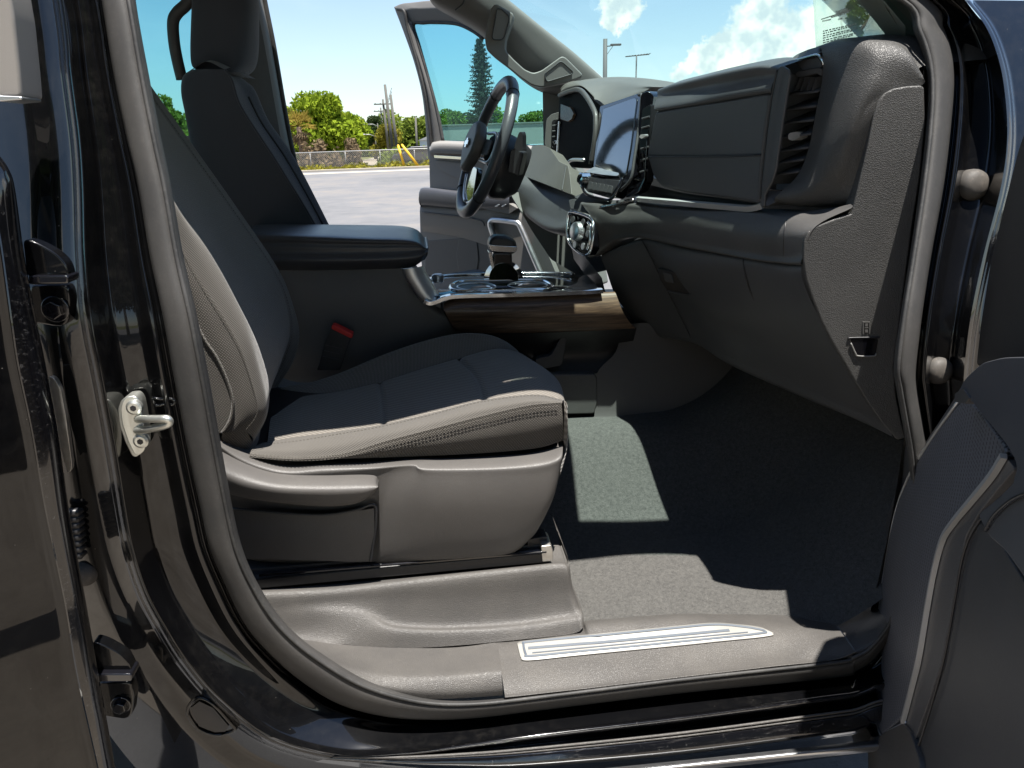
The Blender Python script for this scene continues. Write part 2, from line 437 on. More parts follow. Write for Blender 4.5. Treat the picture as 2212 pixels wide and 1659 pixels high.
# scuffed black paint of the sill edge
m = MB('scuffed_paint'); c = m.coord((1, 1, 1), world=True); cs = m.coord((6, 60, 60), world=True)
sc_ = m.noise(cs, 4, 8, .75); fine = m.noise(c, 120, 4, .7); big = m.noise(c, 6, 4)
f = m.math('MULTIPLY', m.ramp(sc_, [(.54, 0), (.70, 1)]), m.ramp(big, [(.40, .05), (.65, 1)]))
f2 = m.math('ADD', m.math('MULTIPLY', f, .35), m.math('MULTIPLY', m.ramp(fine, [(.62, 0), (.74, 1)]), .22), True)
m.bsdf(m.mix(f2, (.004, .004, .005), (.30, .29, .28)), m.math('ADD', m.math('MULTIPLY', f2, .5), .14), coat=.9, coatr=m.math('ADD', m.math('MULTIPLY', f2, .4), .04), bump=m.noise(c, 5, 3), bstr=.15, bdist=.01)
def simple(name, col, rough, metal=0, coat=0, spec=.5, nz=0, nsc=40, coatr=.03):
    m = MB(name); c = m.coord(); n = m.noise(c, nsc, 5, .6)
    d = m.mix(n, tuple(x * (1 - nz) for x in col), tuple(min(1, x * (1 + nz)) for x in col))
    m.bsdf(d, m.math('ADD', m.math('MULTIPLY', n, .12), max(0.02, rough - .06)), metal=metal, coat=coat, spec=spec, coatr=coatr)
simple('chrome', (.80, .81, .82), .10, 1)
simple('satin_silver', (.66, .67, .68), .38, 1, nz=.03)
simple('zinc', (.66, .67, .62), .38, .9, nz=.16, nsc=60)
simple('raw_steel', (.62, .60, .56), .45, 1, nz=.25, nsc=90)
simple('gloss_black', (.006, .006, .008), .10, 0, 1)
simple('screen_glass', (.006, .008, .009), .09, 0, 1, coatr=.05)
M['screen_glass'].node_tree.nodes['Principled BSDF'].inputs['IOR'].default_value = 2.3; M['screen_glass'].node_tree.nodes['Principled BSDF'].inputs['Coat IOR'].default_value = 2.0
simple('cluster_black', (.004, .004, .005), .6, 0, 0, spec=.02)
simple('red_plastic', (.62, .015, .012), .42)
simple('yellow_paint', (.72, .42, .02), .6, nz=.15, nsc=3)
simple('white_print', (.62, .62, .60), .6)
simple('galvanised', (.42, .42, .41), .55, .6, nz=.12, nsc=5)
simple('pole_wood', (.10, .097, .085), .9, nz=.25, nsc=6)
simple('lamp_grey', (.075, .078, .08), .7)
simple('door_trim_silver', (.62, .62, .61), .35, .55)
simple('white_siding', (.72, .72, .70), .7, nz=.05, nsc=2)
simple('dark_vehicle', (.05, .052, .06), .3, coat=.6, nz=.1)
simple('headliner', (.42, .40, .37), .95)
simple('wire_dark', (.03, .03, .03), .7)
# scuff plate: brushed bright metal
m = MB('scuff_metal'); c = m.coord((3, 90, 90)); n = m.noise(c, 6, 6, .7); c2 = m.coord(); sm = m.noise(c2, 14, 5)
m.bsdf(m.mix(n, (.34, .33, .305), (.46, .45, .42)), m.math('ADD', m.math('MULTIPLY', sm, .3), .32), metal=.4)
m = MB('scuff_line'); m.bsdf((.085, .10, .12), .5)
# wood trim
m = MB('wood_trim'); c = m.coord((1.0, 12, 16)); n = m.noise(c, 9, 8, .65, .4); c2 = m.coord((2, 80, 130)); n2 = m.noise(c2, 7, 4, .6)
f = m.math('ADD', m.math('MULTIPLY', n, .65), m.math('MULTIPLY', n2, .35))
col = m.ramp(f, [(.34, (.030, .017, .011)), (.50, (.095, .056, .034)), (.70, (.24, .155, .092))])
m.bsdf(col, .5, spec=.4, coat=.25, coatr=.2, bump=f, bstr=.3, bdist=.001)
# carpet
m = MB('carpet'); c = m.coord(); n = m.noise(c, 420, 3, .7); n2 = m.noise(c, 120, 3, .7); n3 = m.noise(c, 5, 4)
sp = m.voro(c, 38, 'F1'); spk = m.math('MULTIPLY', m.ramp(sp, [(0, 1), (.028, 1), (.045, 0)]), .35)
f = m.math('ADD', m.math('MULTIPLY', n, .55), m.math('MULTIPLY', n2, .45))
col = m.mix(spk, m.mix(m.ramp(f, [(.3, 0), (.7, 1)]), (.038, .038, .037), (.118, .115, .108)), (.3, .29, .27))
m.bsdf(col, .95, spec=.1, sheen=.15, bump=f, bstr=1.0, bdist=.003)
# perforated speaker grille
m = MB('speaker_mesh'); c = m.coord((1, 1, 1)); h = m.voro(c, 190, 'F1', rnd=.08)
k = m.ramp(h, [(.30, 0), (.42, 1)]); m.bsdf(m.mix(k, (.012, .012, .014), (.135, .138, .155)), .42, spec=.5, bump=k, bstr=.6, bdist=.0008)
# tinted panes: real thin glass, light passes and takes the tint
def pane(name, tint, refl=.06):
    m = MB(name); t = m.node('ShaderNodeBsdfTransparent'); t.inputs[0].default_value = (*tint, 1)
    g = m.node('ShaderNodeBsdfGlossy'); g.inputs['Roughness'].default_value = .02
    fr = m.node('ShaderNodeFresnel'); fr.inputs[0].default_value = 1.45
    mx = m.node('ShaderNodeMixShader'); m.l.new(m.math('MULTIPLY', fr.outputs[0], refl * 12), mx.inputs[0])
    m.l.new(t.outputs[0], mx.inputs[1]); m.l.new(g.outputs[0], mx.inputs[2]); m.l.new(mx.outputs[0], m.out.inputs[0])
pane('glass_windshield', (.74, .90, .87), .03)
pane('glass_door', (.56, .82, .86), .03)
pane('glass_rear', (.54, .78, .80), .03)
# paper sheet glued to the windshield: thin white, light comes through it
m = MB('paper'); d = m.node('ShaderNodeBsdfDiffuse'); d.inputs[0].default_value = (.72, .75, .72, 1)
tl = m.node('ShaderNodeBsdfTranslucent'); tl.inputs[0].default_value = (.42, .47, .44, 1)
tr = m.node('ShaderNodeBsdfTransparent'); tr.inputs[0].default_value = (.9, .95, .92, 1)
a = m.node('ShaderNodeMixShader'); a.inputs[0].default_value = .8; m.l.new(d.outputs[0], a.inputs[1]); m.l.new(tl.outputs[0], a.inputs[2])
b = m.node('ShaderNodeMixShader'); b.inputs[0].default_value = .52; m.l.new(a.outputs[0], b.inputs[1]); m.l.new(tr.outputs[0], b.inputs[2]); m.l.new(b.outputs[0], m.out.inputs[0])
m = MB('ink'); m.bsdf((.42, .46, .44), .8)
# outdoors
def ground_mat(name, a, b, c3, s1=.25, s2=6):
    m = MB(name); c = m.coord(world=True); n = m.noise(c, s1, 6, .62, .6); f = m.noise(c, s2, 6, .7); g = m.noise(c, 60, 3, .7)
    k = m.math('ADD', m.math('MULTIPLY', n, .6), m.math('MULTIPLY', f, .4))
    col = m.ramp(k, [(.36, a), (.5, b), (.66, c3)])
    m.bsdf(m.mix(m.math('MULTIPLY', g, .35), col, (.06, .055, .05)), .92, spec=.2, bump=g, bstr=.5, bdist=.006)
ground_mat('asphalt', (.125, .127, .132), (.165, .165, .170), (.235, .208, .18), .16, 1.5)
ground_mat('sandy', (.24, .21, .16), (.30, .26, .20), (.36, .32, .25))
ground_mat('dry_earth', (.11, .10, .05), (.17, .14, .08), (.24, .20, .13), .5, 2)
ground_mat('brown_paving', (.17, .145, .118), (.24, .208, .172), (.32, .285, .24), .8, 5)
ground_mat('concrete', (.42, .37, .29), (.50, .44, .35), (.55, .49, .40))
ground_mat('grassland', (.07, .085, .025), (.12, .13, .04), (.20, .18, .075), .3, 3)
def leafmat(name, a, b, tr=.35):
    m = MB(name); c = m.coord(world=True); n = m.noise(c, 1.1, 3); f = m.noise(c, 9, 2)
    col = m.mix(m.ramp(m.math('ADD', m.math('MULTIPLY', n, .6), m.math('MULTIPLY', f, .4)), [(.35, 0), (.65, 1)]), a, b)
    d = m.node('ShaderNodeBsdfDiffuse'); m.l.new(col, d.inputs[0]); t = m.node('ShaderNodeBsdfTranslucent'); m.l.new(col, t.inputs[0])
    x = m.node('ShaderNodeMixShader'); x.inputs[0].default_value = tr; m.l.new(d.outputs[0], x.inputs[1]); m.l.new(t.outputs[0], x.inputs[2]); m.l.new(x.outputs[0], m.out.inputs[0])
leafmat('leaf_bright', (.12, .19, .015), (.30, .37, .035))
leafmat('leaf_mid', (.10, .15, .025), (.23, .28, .05))
leafmat('leaf_dark', (.028, .05, .018), (.06, .085, .03))
leafmat('leaf_pine', (.035, .048, .030), (.075, .088, .058), .2)
leafmat('leaf_palm', (.22, .17, .035), (.33, .25, .06))
leafmat('leaf_dead', (.12, .085, .05), (.20, .15, .09), .2)
leafmat('leaf_yellow', (.16, .15, .02), (.27, .25, .04))
m = MB('bark'); c = m.coord((8, 8, 1.2)); n = m.noise(c, 4, 6, .7); m.bsdf(m.mix(n, (.10, .065, .045), (.26, .18, .13)), .95, bump=n, bstr=.6, bdist=.03)
# chain link: wire alpha
m = MB('chain_link'); c = m.coord((1, 1, 1), (0, .785, 0)); 
w1 = m.node('ShaderNodeTexWave', bands_direction='X'); m.l.new(c, w1.inputs[0]); w1.inputs['Scale'].default_value = 3.2
w2 = m.node('ShaderNodeTexWave', bands_direction='Z'); m.l.new(c, w2.inputs[0]); w2.inputs['Scale'].default_value = 3.2
k = m.math('MAXIMUM', m.ramp(w1.outputs['Fac'], [(.93, 0), (.97, 1)]), m.ramp(w2.outputs['Fac'], [(.93, 0), (.97, 1)]))
d = m.node('ShaderNodeBsdfPrincipled'); d.inputs['Base Color'].default_value = (.35, .34, .32, 1); d.inputs['Metallic'].default_value = .4; d.inputs['Roughness'].default_value = .6
t = m.node('ShaderNodeBsdfTransparent'); x = m.node('ShaderNodeMixShader'); m.l.new(k, x.inputs[0]); m.l.new(t.outputs[0], x.inputs[1]); m.l.new(d.outputs[0], x.inputs[2]); m.l.new(x.outputs[0], m.out.inputs[0])

# ------------------------------------------------------------------ ground (structure)
def sheet(name, x0, x1, y0, y1, z, mat, n=2):
    vs = [V3(x, y, z) for x in np.linspace(x0, x1, n) for y in np.linspace(y0, y1, n)]
    fs = [(i * n + j, (i + 1) * n + j, (i + 1) * n + j + 1, i * n + j + 1) for i in range(n - 1) for j in range(n - 1)]
    return tag(mk(name, vs, fs, mat, None, angle=0), kind='structure')
sheet('ground', -900, 900, -600, 1500, -.02, 'grassland')
sheet('parking_lot', -70, 90, -40, 52.2, 0, 'asphalt')
sheet('paving', -40, 40, -9, .7, .004, 'brown_paving')

# ================================================================== THE TRUCK
TRUCK = empty('pickup_truck', (0, 1.95, 0), 'black crew cab pickup truck seen through its open front passenger door', 'truck')

# ---- door aperture: 38 stations, seal outer / seal inner / paint ridge (pixels)
ST = [((222,0),(292,0),(140,0)), ((248,160),(320,160),(158,160)), ((277,300),(347,300),(176,300)), ((303,410),(370,410),(183,410)),
 ((328,553),(395,553),(187,553)), ((357,686),(426,690),(199,690)), ((383,830),(453,830),(226,830)), ((410,970),(477,966),(252,970)),
 ((440,1106),(503,1106),(274,1106)), ((458,1183),(523,1186),(290,1189)), ((490,1259),(552,1253),(320,1280)), ((533,1346),(595,1322),(362,1358)),
 ((583,1406),(645,1376),(410,1432)), ((650,1466),(705,1420),(480,1510)), ((737,1519),(780,1465),(590,1592)), ((837,1546),(860,1495),(737,1630)),
 ((937,1553),(940,1512),(870,1626)), ((1037,1549),(1037,1513),(1000,1610)), ((1170,1533),(1170,1499),(1150,1588)), ((1474,1496),(1474,1461),(1474,1549)),
 ((1808,1463),(1800,1424),(1790,1507)), ((1850,1449),(1845,1412),(1850,1498)), ((1890,1420),(1880,1392),(1900,1480)), ((1945,1340),(1925,1330),(1980,1400)),
 ((1985,1220),(1955,1210),(2040,1280)), ((2005,1100),(1972,1100),(2075,1120)), ((2003,985),(1962,990),(2085,985)), ((1995,936),(1951,920),(2084,936)),
 ((1981,853),(1938,846),(2082,853)), ((1976,800),(1931,793),(2083,800)), ((1988,686),(1945,686),(2096,690)), ((2008,553),(1966,553),(2124,553)),
 ((2035,400),(1988,400),(2163,400)), ((2051,267),(2002,267),(2176,290)), ((2058,167),(2004,190),(2168,180)), ((2052,105),(1996,130),(2150,105)),
 ((2036,60),(1975,70),(2125,50)), ((2005,0),(1935,0),(2085,0))]
RW = [0]*10 + [.15,.35,.55,.75,.9,1,1,1,1,1,1,1,.8,.4,.15] + [0]*13      # 1 = runs along the rocker
def roofpts(dy, dz, dx):
    return [V3(.60+dx, 1.165+dy, 1.715+dz), V3(.46+dx, 1.16+dy, 1.815+dz), V3(.28+dx*.7, 1.14+dy, 1.875+dz), V3(-.05, 1.125+dy, 1.89+dz), V3(-.33-dx, 1.12+dy, 1.885+dz), V3(-.405-dx, 1.11+dy, 1.82+dz), V3(-.40-dx, 1.09+dy, 1.74+dz)]
def ring(t, yp, yr=None, dz=0, dx=0):
    """rail at fraction t between seal edge (0) and paint ridge (1); t < 0 goes towards the inner seal edge"""
    out = []
    for k, (so, si, b3) in enumerate(ST):
        a, b = np.array(so, float), np.array(b3 if t >= 0 else si, float); p = a + (b - a) * abs(t)
        w = RW[k]; off = yp if yr is None else yp * (1 - w) + yr * w
        out.append(PF(p[0], p[1], yapA if k >= 28 else yap, off))
    return out + roofpts(yp, dz, dx)
loft('door_seal', [ring(.03, .010), ring(-.05, -.004, dz=-.004), ring(-.5, -.012, dz=-.02, dx=-.02), ring(-.85, -.004, dz=-.034, dx=-.035), ring(-1, .012, dz=-.04, dx=-.04), ring(-1.02, .045, dz=-.04, dx=-.04)],
     'seal_rubber', TRUCK, per=7, cper=4, closed=True, angle=180, label='grey rubber weatherstrip round the open door aperture')
# fine lip line on the seal
tube('seal_lip', catmull(ring(-.80, -.010, dz=-.034, dx=-.035), 6, True), .0032, 'seal_dark', TRUCK, n=6, closed=True, angle=180)
rocker_y = dict(a=.035, b=.012, c=-.005, d=-.03, e=-.042)
JAMB = loft('door_aperture', [ring(.0, .014), ring(.05, .030, .050), ring(.10, .030, .055), ring(.14, -.004, .02, dz=.006, dx=.006), ring(.22, -.006, .015, dz=.012, dx=.012), ring(.34, .026, .005, dz=.03, dx=.02), ring(.72, .022, -.020, dz=.045, dx=.04), ring(.90, -.014, -.030, dz=.06, dx=.05), ring(1.0, -.034, -.042, dz=.07, dx=.06)],
     'black_paint', TRUCK, per=8, cross='round', r=.006, closed=True, angle=180, label='glossy black painted door jamb and rocker')
# ---- pillar outer face (left of the ridge)
def skin(t, yo):
    out = []
    for k in range(0, 17):
        b3 = np.array(ST[k][2], float); w = min(1, max(0, (k - 7) / 8))
        d = np.array([-1.0, 0]) * (1 - w) + np.array([-.55, .84]) * w
        p = b3 + d * t; out.append(PF(p[0], p[1], yap, yo))
    top = out[0]; return [top + V3(-.02, .07, .27)] + out
PSK = loft('pillar_skin', [skin(-1, -.032), skin(4, -.034), skin(12, -.022), skin(22, .002), skin(60, .012), skin(110, .006), skin(170, .022), skin(260, .05)], 'black_paint', TRUCK, per=7, cross='round', r=.008, angle=180, label='glossy black centre pillar beside the door striker')
# drain dimple and oval plug low on the pillar corner
def disc_path(c, ru, rv, rot=0, n=24, f=None):
    out = []
    for k in range(n):
        a = 2 * math.pi * k / n; du, dv = ru * math.cos(a), rv * math.sin(a)
        out.append(f(c[0] + du * math.cos(rot) - dv * math.sin(rot), c[1] + du * math.sin(rot) + dv * math.cos(rot)))
    return out
# ---- rocker steps below the ridge
def rk(dv, y, k0=12, k1=23):
    out = []
    for k in range(k0, k1):
        b = ST[k][2]; w = min(1, max(.12, (k - k0) / 3.5)); out.append(PF(b[0] - dv * (1 - w) * .5, b[1] + dv * w, yap, (y - .95) * w - .036 * (1 - w)))
    e = out[-1]; out += [e + V3(.06, 0, .0), e + V3(.3, 0, .0)]
    return out
loft('rocker_edge', [rk(-3, .912, 14), rk(1, .9065, 14), rk(6, .906, 14), rk(11, .910, 14), rk(14, .918, 14)], 'scuffed_paint', TRUCK, per=7, cper=3, angle=180, label='scuffed black edge of the rocker under the door')
loft('rocker_panel', [rk(a_, b_, 15) for a_, b_ in ((12, .916), (18, .945), (26, .945), (30, .905), (36, .900), (40, .905), (44, .897), (74, .887), (80, .89), (86, .915), (100, .930), (130, .96))], 'scuffed_paint', TRUCK, per=6, cross='round', r=.006, angle=180)
tube('rocker_seam', catmull(rk(34, .899, 15), 6), .0022, 'sill_grey', TRUCK, n=6, angle=180)
tube('rocker_seam', catmull(rk(41, .898, 15), 6), .0018, 'sill_grey', TRUCK, n=6, angle=180)
def rb(dv, y):
    return [PY(u, v + dv, y) for u, v in ((700,1735),(1000,1700),(1250,1672),(1474,1649),(1700,1625),(1900,1605),(2100,1585))]
loft('running_board', [rb(-7, .905), rb(-5, .885), rb(0, .872), rb(8, .866), rb(15, .872), rb(18, .905)], 'satin_silver', TRUCK, per=6, cper=3, angle=180, label='scuffed silver tube step under the rocker')

tube('drain_plug_rim', ONP(PSK, [(406,1540),(412,1520),(432,1506),(462,1520),(500,1562),(509,1574),(494,1582),(464,1586),(428,1572)], .001, 4, True), .0030, 'black_paint', TRUCK, n=8, closed=True, angle=180)
mk('drain_plug', [ON(PSK, u, v, .002) for u, v in ((455,1548),(412,1528),(432,1513),(462,1527),(495,1566),(488,1578),(464,1580),(430,1567))], [(0, k, k % 7 + 1) for k in range(1, 8)], 'black_plastic', TRUCK, angle=180, label='oval black drain plug low on the centre pillar')
# ---- striker
STK = link('door_striker', None, TRUCK, PF(297, 915, yap, -.0)); STK['label'] = 'zinc plated door striker loop bolted to the black pillar'
def sf(off): return lambda u, v: PF(u, v, yap, off)
spl = [(268,858),(292,855),(302,868),(309,905),(315,945),(314,972),(300,985),(290,983),(276,955),(262,915),(259,880)]
pts = [PF(u, v, yap, -.020) for u, v in spl]
plate('striker_plate', rpoly(pts, .006), V3(0, .012, 0), 'zinc', STK, .0018)
plate('striker_backing', rpoly([PF(u - 5, v + 3, yap, -.012) for u, v in spl], .006), V3(0, .03, 0), 'zinc', STK, .0015)
lp = [PF(298, 906, yap, -.02), PF(312, 905, yap, -.040), PF(345, 905, yap, -.052), PF(361, 905, yap, -.055), PF(366, 911, yap, -.054), PF(361, 917, yap, -.053), PF(340, 923, yap, -.048), PF(312, 928, yap, -.036), PF(296, 930, yap, -.02)]
tube('striker_loop', catmull(lp, 6), .0052, 'zinc', STK, n=12, angle=180)
for (u, v) in ((290, 880), (305, 952)):
    c = PF(u, v, yap, -.023); b = G(); b.tube([c + V3(0, .004, 0), c + V3(0, -.002, 0), c + V3(0, -.004, 0)], [.0105, .010, .007], n=20); b.build('striker_screw', 'zinc', STK, angle=30)
    G().tube([c + V3(0, -.004, 0), c + V3(0, -.0044, 0)], .0042, n=6).build('screw_socket', 'black_plastic', STK, angle=20)
# small bright dimple pressed in the jamb by the striker
G().tube(catmull([PF(u, v, yap, -.001) for u, v in ((332,860),(345,862),(358,861),(372,862),(378,868),(372,874),(355,873),(338,876),(333,868))], 4, True), .0022, n=6, closed=True).build('pressed_dimple', 'black_paint', TRUCK, angle=180)

# ---- rubber stops
def rubber_stop(u, v, on, r, lean=(0, -1, .10)):
    c = ON(on, u, v, 0); n = np.array(lean, float); n /= np.linalg.norm(n)
    prof = [(-.9, .97), (.05, 1.0), (.25, .98), (.5, .88), (.68, .70), (.78, .45), (.82, .02)]
    return G().tube([c + n * r * a for a, b in prof], [r * b for a, b in prof], n=28).build('rubber_stop', 'rubber_cap', TRUCK, angle=180)
a = rubber_stop(2098, 400, JAMB, .0245); a['label'] = 'upper round grey rubber stop on the hinge pillar'
a = rubber_stop(2025, 800, JAMB, .0215); a['label'] = 'lower round grey rubber stop on the hinge pillar'
a = rubber_stop(184, 1238, PSK, .0185); a['label'] = 'round rubber stop half hidden by the rear door edge'

# ---- rear door, swung open at the left edge
RD = link('rear_door', None, TRUCK, PY(60, 1000, .88)); RD['label'] = 'glossy black rear door standing open at the left edge'
E1 = [(-30,300),(0,337),(20,367),(33,410),(53,553),(80,696),(100,793),(127,936),(150,1106),(187,1306),(213,1456),(250,1659),(272,1780)]
E0 = [(-60,330),(-28,400),(-12,440),(-4,480),(8,553),(28,700),(42,793),(72,936),(101,1106),(143,1306),(168,1456),(213,1659),(238,1780)]
e1 = Q(E1, .895); e1b = Q(E1, .925); em = [ (PY(a[0], a[1], .880) + PY(b[0], b[1], .880)) / 2 for a, b in zip(E1, E0)]; e0 = Q(E0, .872)
sk1 = [p + V3(-.03, -.018, 0) for p in e0]; sk2 = [p + V3(-.16, -.16, 0) for p in e0]; sk3 = [p + V3(-.45, -.56, 0) for p in e0]
loft('door_edge', [e1b, e1, em, e0], 'scuffed_paint', RD, per=8, cross='round', r=.010, angle=180)
loft('door_skin', [[p + V3(-.004, .004, 0) for p in e0], sk1, sk2, sk3], 'black_paint', RD, per=8, cper=6, angle=180)
# grey glass channel end above the door
gt = rpoly(Q([(-60,-60),(12,-60),(30,40),(42,150),(48,212),(2,214),(-60,190)], .93), .006)
plate('glass_channel', gt, V3(0, .05, 0), 'channel_grey', RD, .006)
plate('channel_edge', rpoly(Q([(-60,186),(0,206),(46,208),(48,216),(0,220),(-60,200)], .925), .003), V3(0, .045, 0), 'satin_silver', RD, .002)
# door hinges with bolts, check plate and wiring boot
def hinge(u, v, s, lab):
    H = link('door_hinge', None, TRUCK, PY(u, v, .93)); H['label'] = lab
    L = [(-60,-52),(-30,-44),(10,-22),(32,0),(40,22),(40,34),(-50,34)]
    plate('hinge_leaf', rpoly([PY(u + a * s, v + b * s, .915) for a, b in L], .008), V3(0, .02, 0), 'black_paint', H, .003)
    plate('hinge_knuckle', rpoly([PY(u + a * s, v + b * s, .905) for a, b in [(-48,28),(36,28),(40,34),(38,46),(-46,48)]], .003), V3(0, .03, 0), 'gloss_black', H, .003)
    plate('hinge_foot', rpoly([PY(u + a * s, v + b * s, .935) for a, b in [(-45,48),(38,48),(46,80),(40,130),(22,140),(-45,130)]], .008), V3(0, .02, 0), 'black_paint', H, .003)
    c = PY(u + 14 * s, v + 100 * s, .935)
    G().tube([c, c + V3(0, -.004, 0)], .0165 * s, n=26).build('bolt_washer', 'gloss_black', H, angle=30, bevel=.001)
    G().tube([c + V3(0, -.004, 0), c + V3(0, -.012, 0)], .0115 * s, n=6).build('bolt_head', 'gloss_black', H, angle=20, bevel=.0012)
hinge(108, 567, 1.0, 'upper rear door hinge with hex bolt on the pillar')
hinge(250, 1432, .88, 'lower rear door hinge with hex bolt on the pillar')
plate('check_plate', rpoly(Q([(105,812),(118,818),(131,842),(142,900),(155,1000),(154,1015),(146,1024),(128,960),(108,850)], .925), .004), V3(0, .008, 0), 'raw_steel', TRUCK, .002, label='bare steel check plate beside the rear door edge')
boot = link('wiring_boot', None, TRUCK, PY(168, 1140, .95)); boot['label'] = 'pleated black rubber wiring boot on the pillar'
for k in range(8):
    c = PY(163 + k * 1.1, 1105 + k * 13, .945); G().tube([c + V3(-.03, 0, 0), c + V3(.004, -.003, 0), c + V3(.008, .004, 0)], [.007, .0065, .003], n=10).build('pleat', 'black_plastic', boot, angle=180)
for k in range(7):
    u0, v0 = 222 + k * 3.0, 1058 + k * 12
    tube('pressed_rib', catmull([PF(u0, v0, yap, .012), PF(u0 + 9, v0 + 4, yap, .008), PF(u0 + 20, v0 + 6, yap, .008), PF(u0 + 26, v0 + 2, yap, .012)], 4), .0022, 'black_paint', TRUCK, n=6, angle=180)

# ---- sill trims
def sy(z): return .95
rt_top = [(600,1365),(640,1378),(700,1388),(760,1394),(837,1399),(937,1400),(1000,1397),(1069,1388)]
rt_rdg = [(655,1408),(690,1425),(737,1444),(800,1460),(860,1466),(937,1466),(1000,1462),(1083,1454)]
rt_bot = [(680,1420),(718,1444),(770,1468),(820,1482),(880,1492),(937,1496),(1000,1494),(1086,1488)]
loft('rear_sill_trim', [Q(rt_top, 1.075), Q([(u + 6, v + 6) for u, v in rt_top], 1.066), Q([(u, v - 10) for u, v in rt_rdg], .99), Q(rt_rdg, .980), Q(rt_bot, .966), Q([(u, v + 14) for u, v in rt_bot], .968)],
     'sill_grey', TRUCK, per=6, cross='round', r=.012, angle=180, label='grey plastic sill trim below the seat riser')
st_top = [(1069,1386),(1114,1383),(1190,1374),(1256,1364),(1272,1352),(1330,1346),(1474,1336),(1550,1336),(1674,1337),(1774,1337),(1794,1336)]
st_r1 = [(1078,1420),(1120,1415),(1190,1407),(1256,1399),(1290,1395),(1340,1390),(1474,1376),(1560,1368),(1680,1357),(1775,1352),(1806,1350)]
st_r2 = [(1085,1465),(1125,1461),(1190,1455),(1256,1448),(1290,1445),(1340,1441),(1474,1428),(1560,1420),(1680,1408),(1775,1392),(1826,1378)]
st_r3 = [(1090,1498),(1130,1494),(1190,1488),(1256,1481),(1290,1477),(1340,1471),(1474,1455),(1560,1446),(1680,1432),(1790,1420),(1842,1402)]
st_r4 = [(1091,1507),(1130,1503),(1190,1496),(1256,1489),(1290,1485),(1340,1479),(1474,1463),(1560,1453),(1680,1439),(1800,1426),(1850,1409)]
SILL = loft('sill_plate', [[p + V3(0, .03, -.012) for p in Q(st_top, 1.085)], Q(st_top, 1.080), Q(st_r1, 1.035), Q(st_r2, .982), Q(st_r3, .953), Q(st_r4, .944), Q([(u, v + 3) for u, v in st_r4], .955)],
     'sill_grey', TRUCK, per=6, cper=4, angle=180, label='scuffed grey front sill plate with bright metal insert')
loft('sill_corner', [[p + V3(0, .03, -.01) for p in Q([(1797,1336),(1835,1325),(1898,1301),(1935,1270)], 1.08)], Q([(1797,1336),(1835,1325),(1898,1301),(1935,1270)], 1.075), Q([(1812,1355),(1845,1345),(1900,1325),(1940,1290)], 1.03), Q([(1830,1379),(1858,1368),(1905,1340),(1945,1300)], .985), Q([(1846,1403),(1870,1390),(1906,1366),(1950,1315)], .956), Q([(1852,1410),(1876,1396),(1910,1371),(1955,1320)], .95)],
     'sill_grey', TRUCK, per=8, cper=5, angle=180)
# scuff insert follows the sill surface
sc_t = [(1117,1392),(1135,1387),(1250,1375),(1474,1353),(1541,1348),(1591,1351),(1640,1357),(1669,1369)]
sc_b = [(1124,1421),(1140,1429),(1250,1418),(1474,1396),(1541,1389),(1591,1384),(1640,1379),(1671,1374)]
decal('scuff_plate', SILL, [sc_t, [((a[0] + b[0]) / 2, (a[1] + b[1]) / 2) for a, b in zip(sc_t, sc_b)], sc_b], 'scuff_metal', SILL, .0015, .0015, label='bright brushed metal scuff insert with dark lines')
def sline(path, wd, closed=False):
    c = ONP(SILL, path, .0042, 5, closed)
    return G().tube(c, 1.0, prof=[(-.0005, -wd), (-.0005, wd), (.0004, wd), (.0004, -wd)], up=V3(0, -.25, 1), closed=closed).build('scuff_line', 'scuff_line', SILL, angle=30)
sline([(1131,1395),(1140,1391),(1250,1380),(1474,1358),(1541,1353),(1590,1356),(1640,1363),(1652,1368),(1638,1372),(1474,1389),(1250,1411),(1145,1421),(1136,1417)], .0020, True)
sline([(1141,1404),(1250,1395),(1474,1374),(1575,1365)], .0026)
sline([(1150,1414),(1250,1404),(1474,1382),(1615,1369)], .0010)

# ---- seat riser cover
rv0 = [(520,1270),(560,1268),(640,1262),(737,1254),(860,1244),(1000,1231),(1130,1219),(1208,1211),(1222,1213)]
rv1 = [(520,1285),(560,1282),(640,1279),(737,1273),(860,1259),(1000,1244),(1130,1230),(1210,1222),(1227,1226)]
rv2 = [(540,1330),(590,1320),(660,1310),(737,1302),(830,1300),(960,1300),(1110,1290),(1205,1280),(1234,1278)]
rv3 = [(580,1372),(640,1362),(720,1330),(790,1328),(850,1345),(960,1350),(1110,1340),(1215,1325),(1246,1316)]
rv4 = [(600,1385),(660,1384),(740,1366),(810,1360),(870,1363),(970,1364),(1110,1357),(1225,1342),(1256,1334)]
rv5 = [(610,1390),(665,1392),(740,1392),(810,1398),(880,1400),(980,1395),(1110,1383),(1230,1370),(1258,1356)]
def endwrap(rail, d): return rail + [rail[-1] + V3(.006, .03, d), rail[-1] + V3(.004, .12, d)]
RISER = loft('seat_riser_cover', [endwrap([p + V3(0, .05, .004) for p in Q(rv0, 1.165)], 0), endwrap(Q(rv0, 1.162), 0), endwrap(Q(rv1, 1.128), 0), endwrap(Q(rv2, 1.118), 0), endwrap(Q(rv3, 1.104), 0), endwrap(Q(rv4, 1.088), 0), endwrap(Q(rv5, 1.076), 0)],
     'sill_grey', TRUCK, per=7, cper=5, angle=180, label='grey grained plastic cover at the foot of the seat')

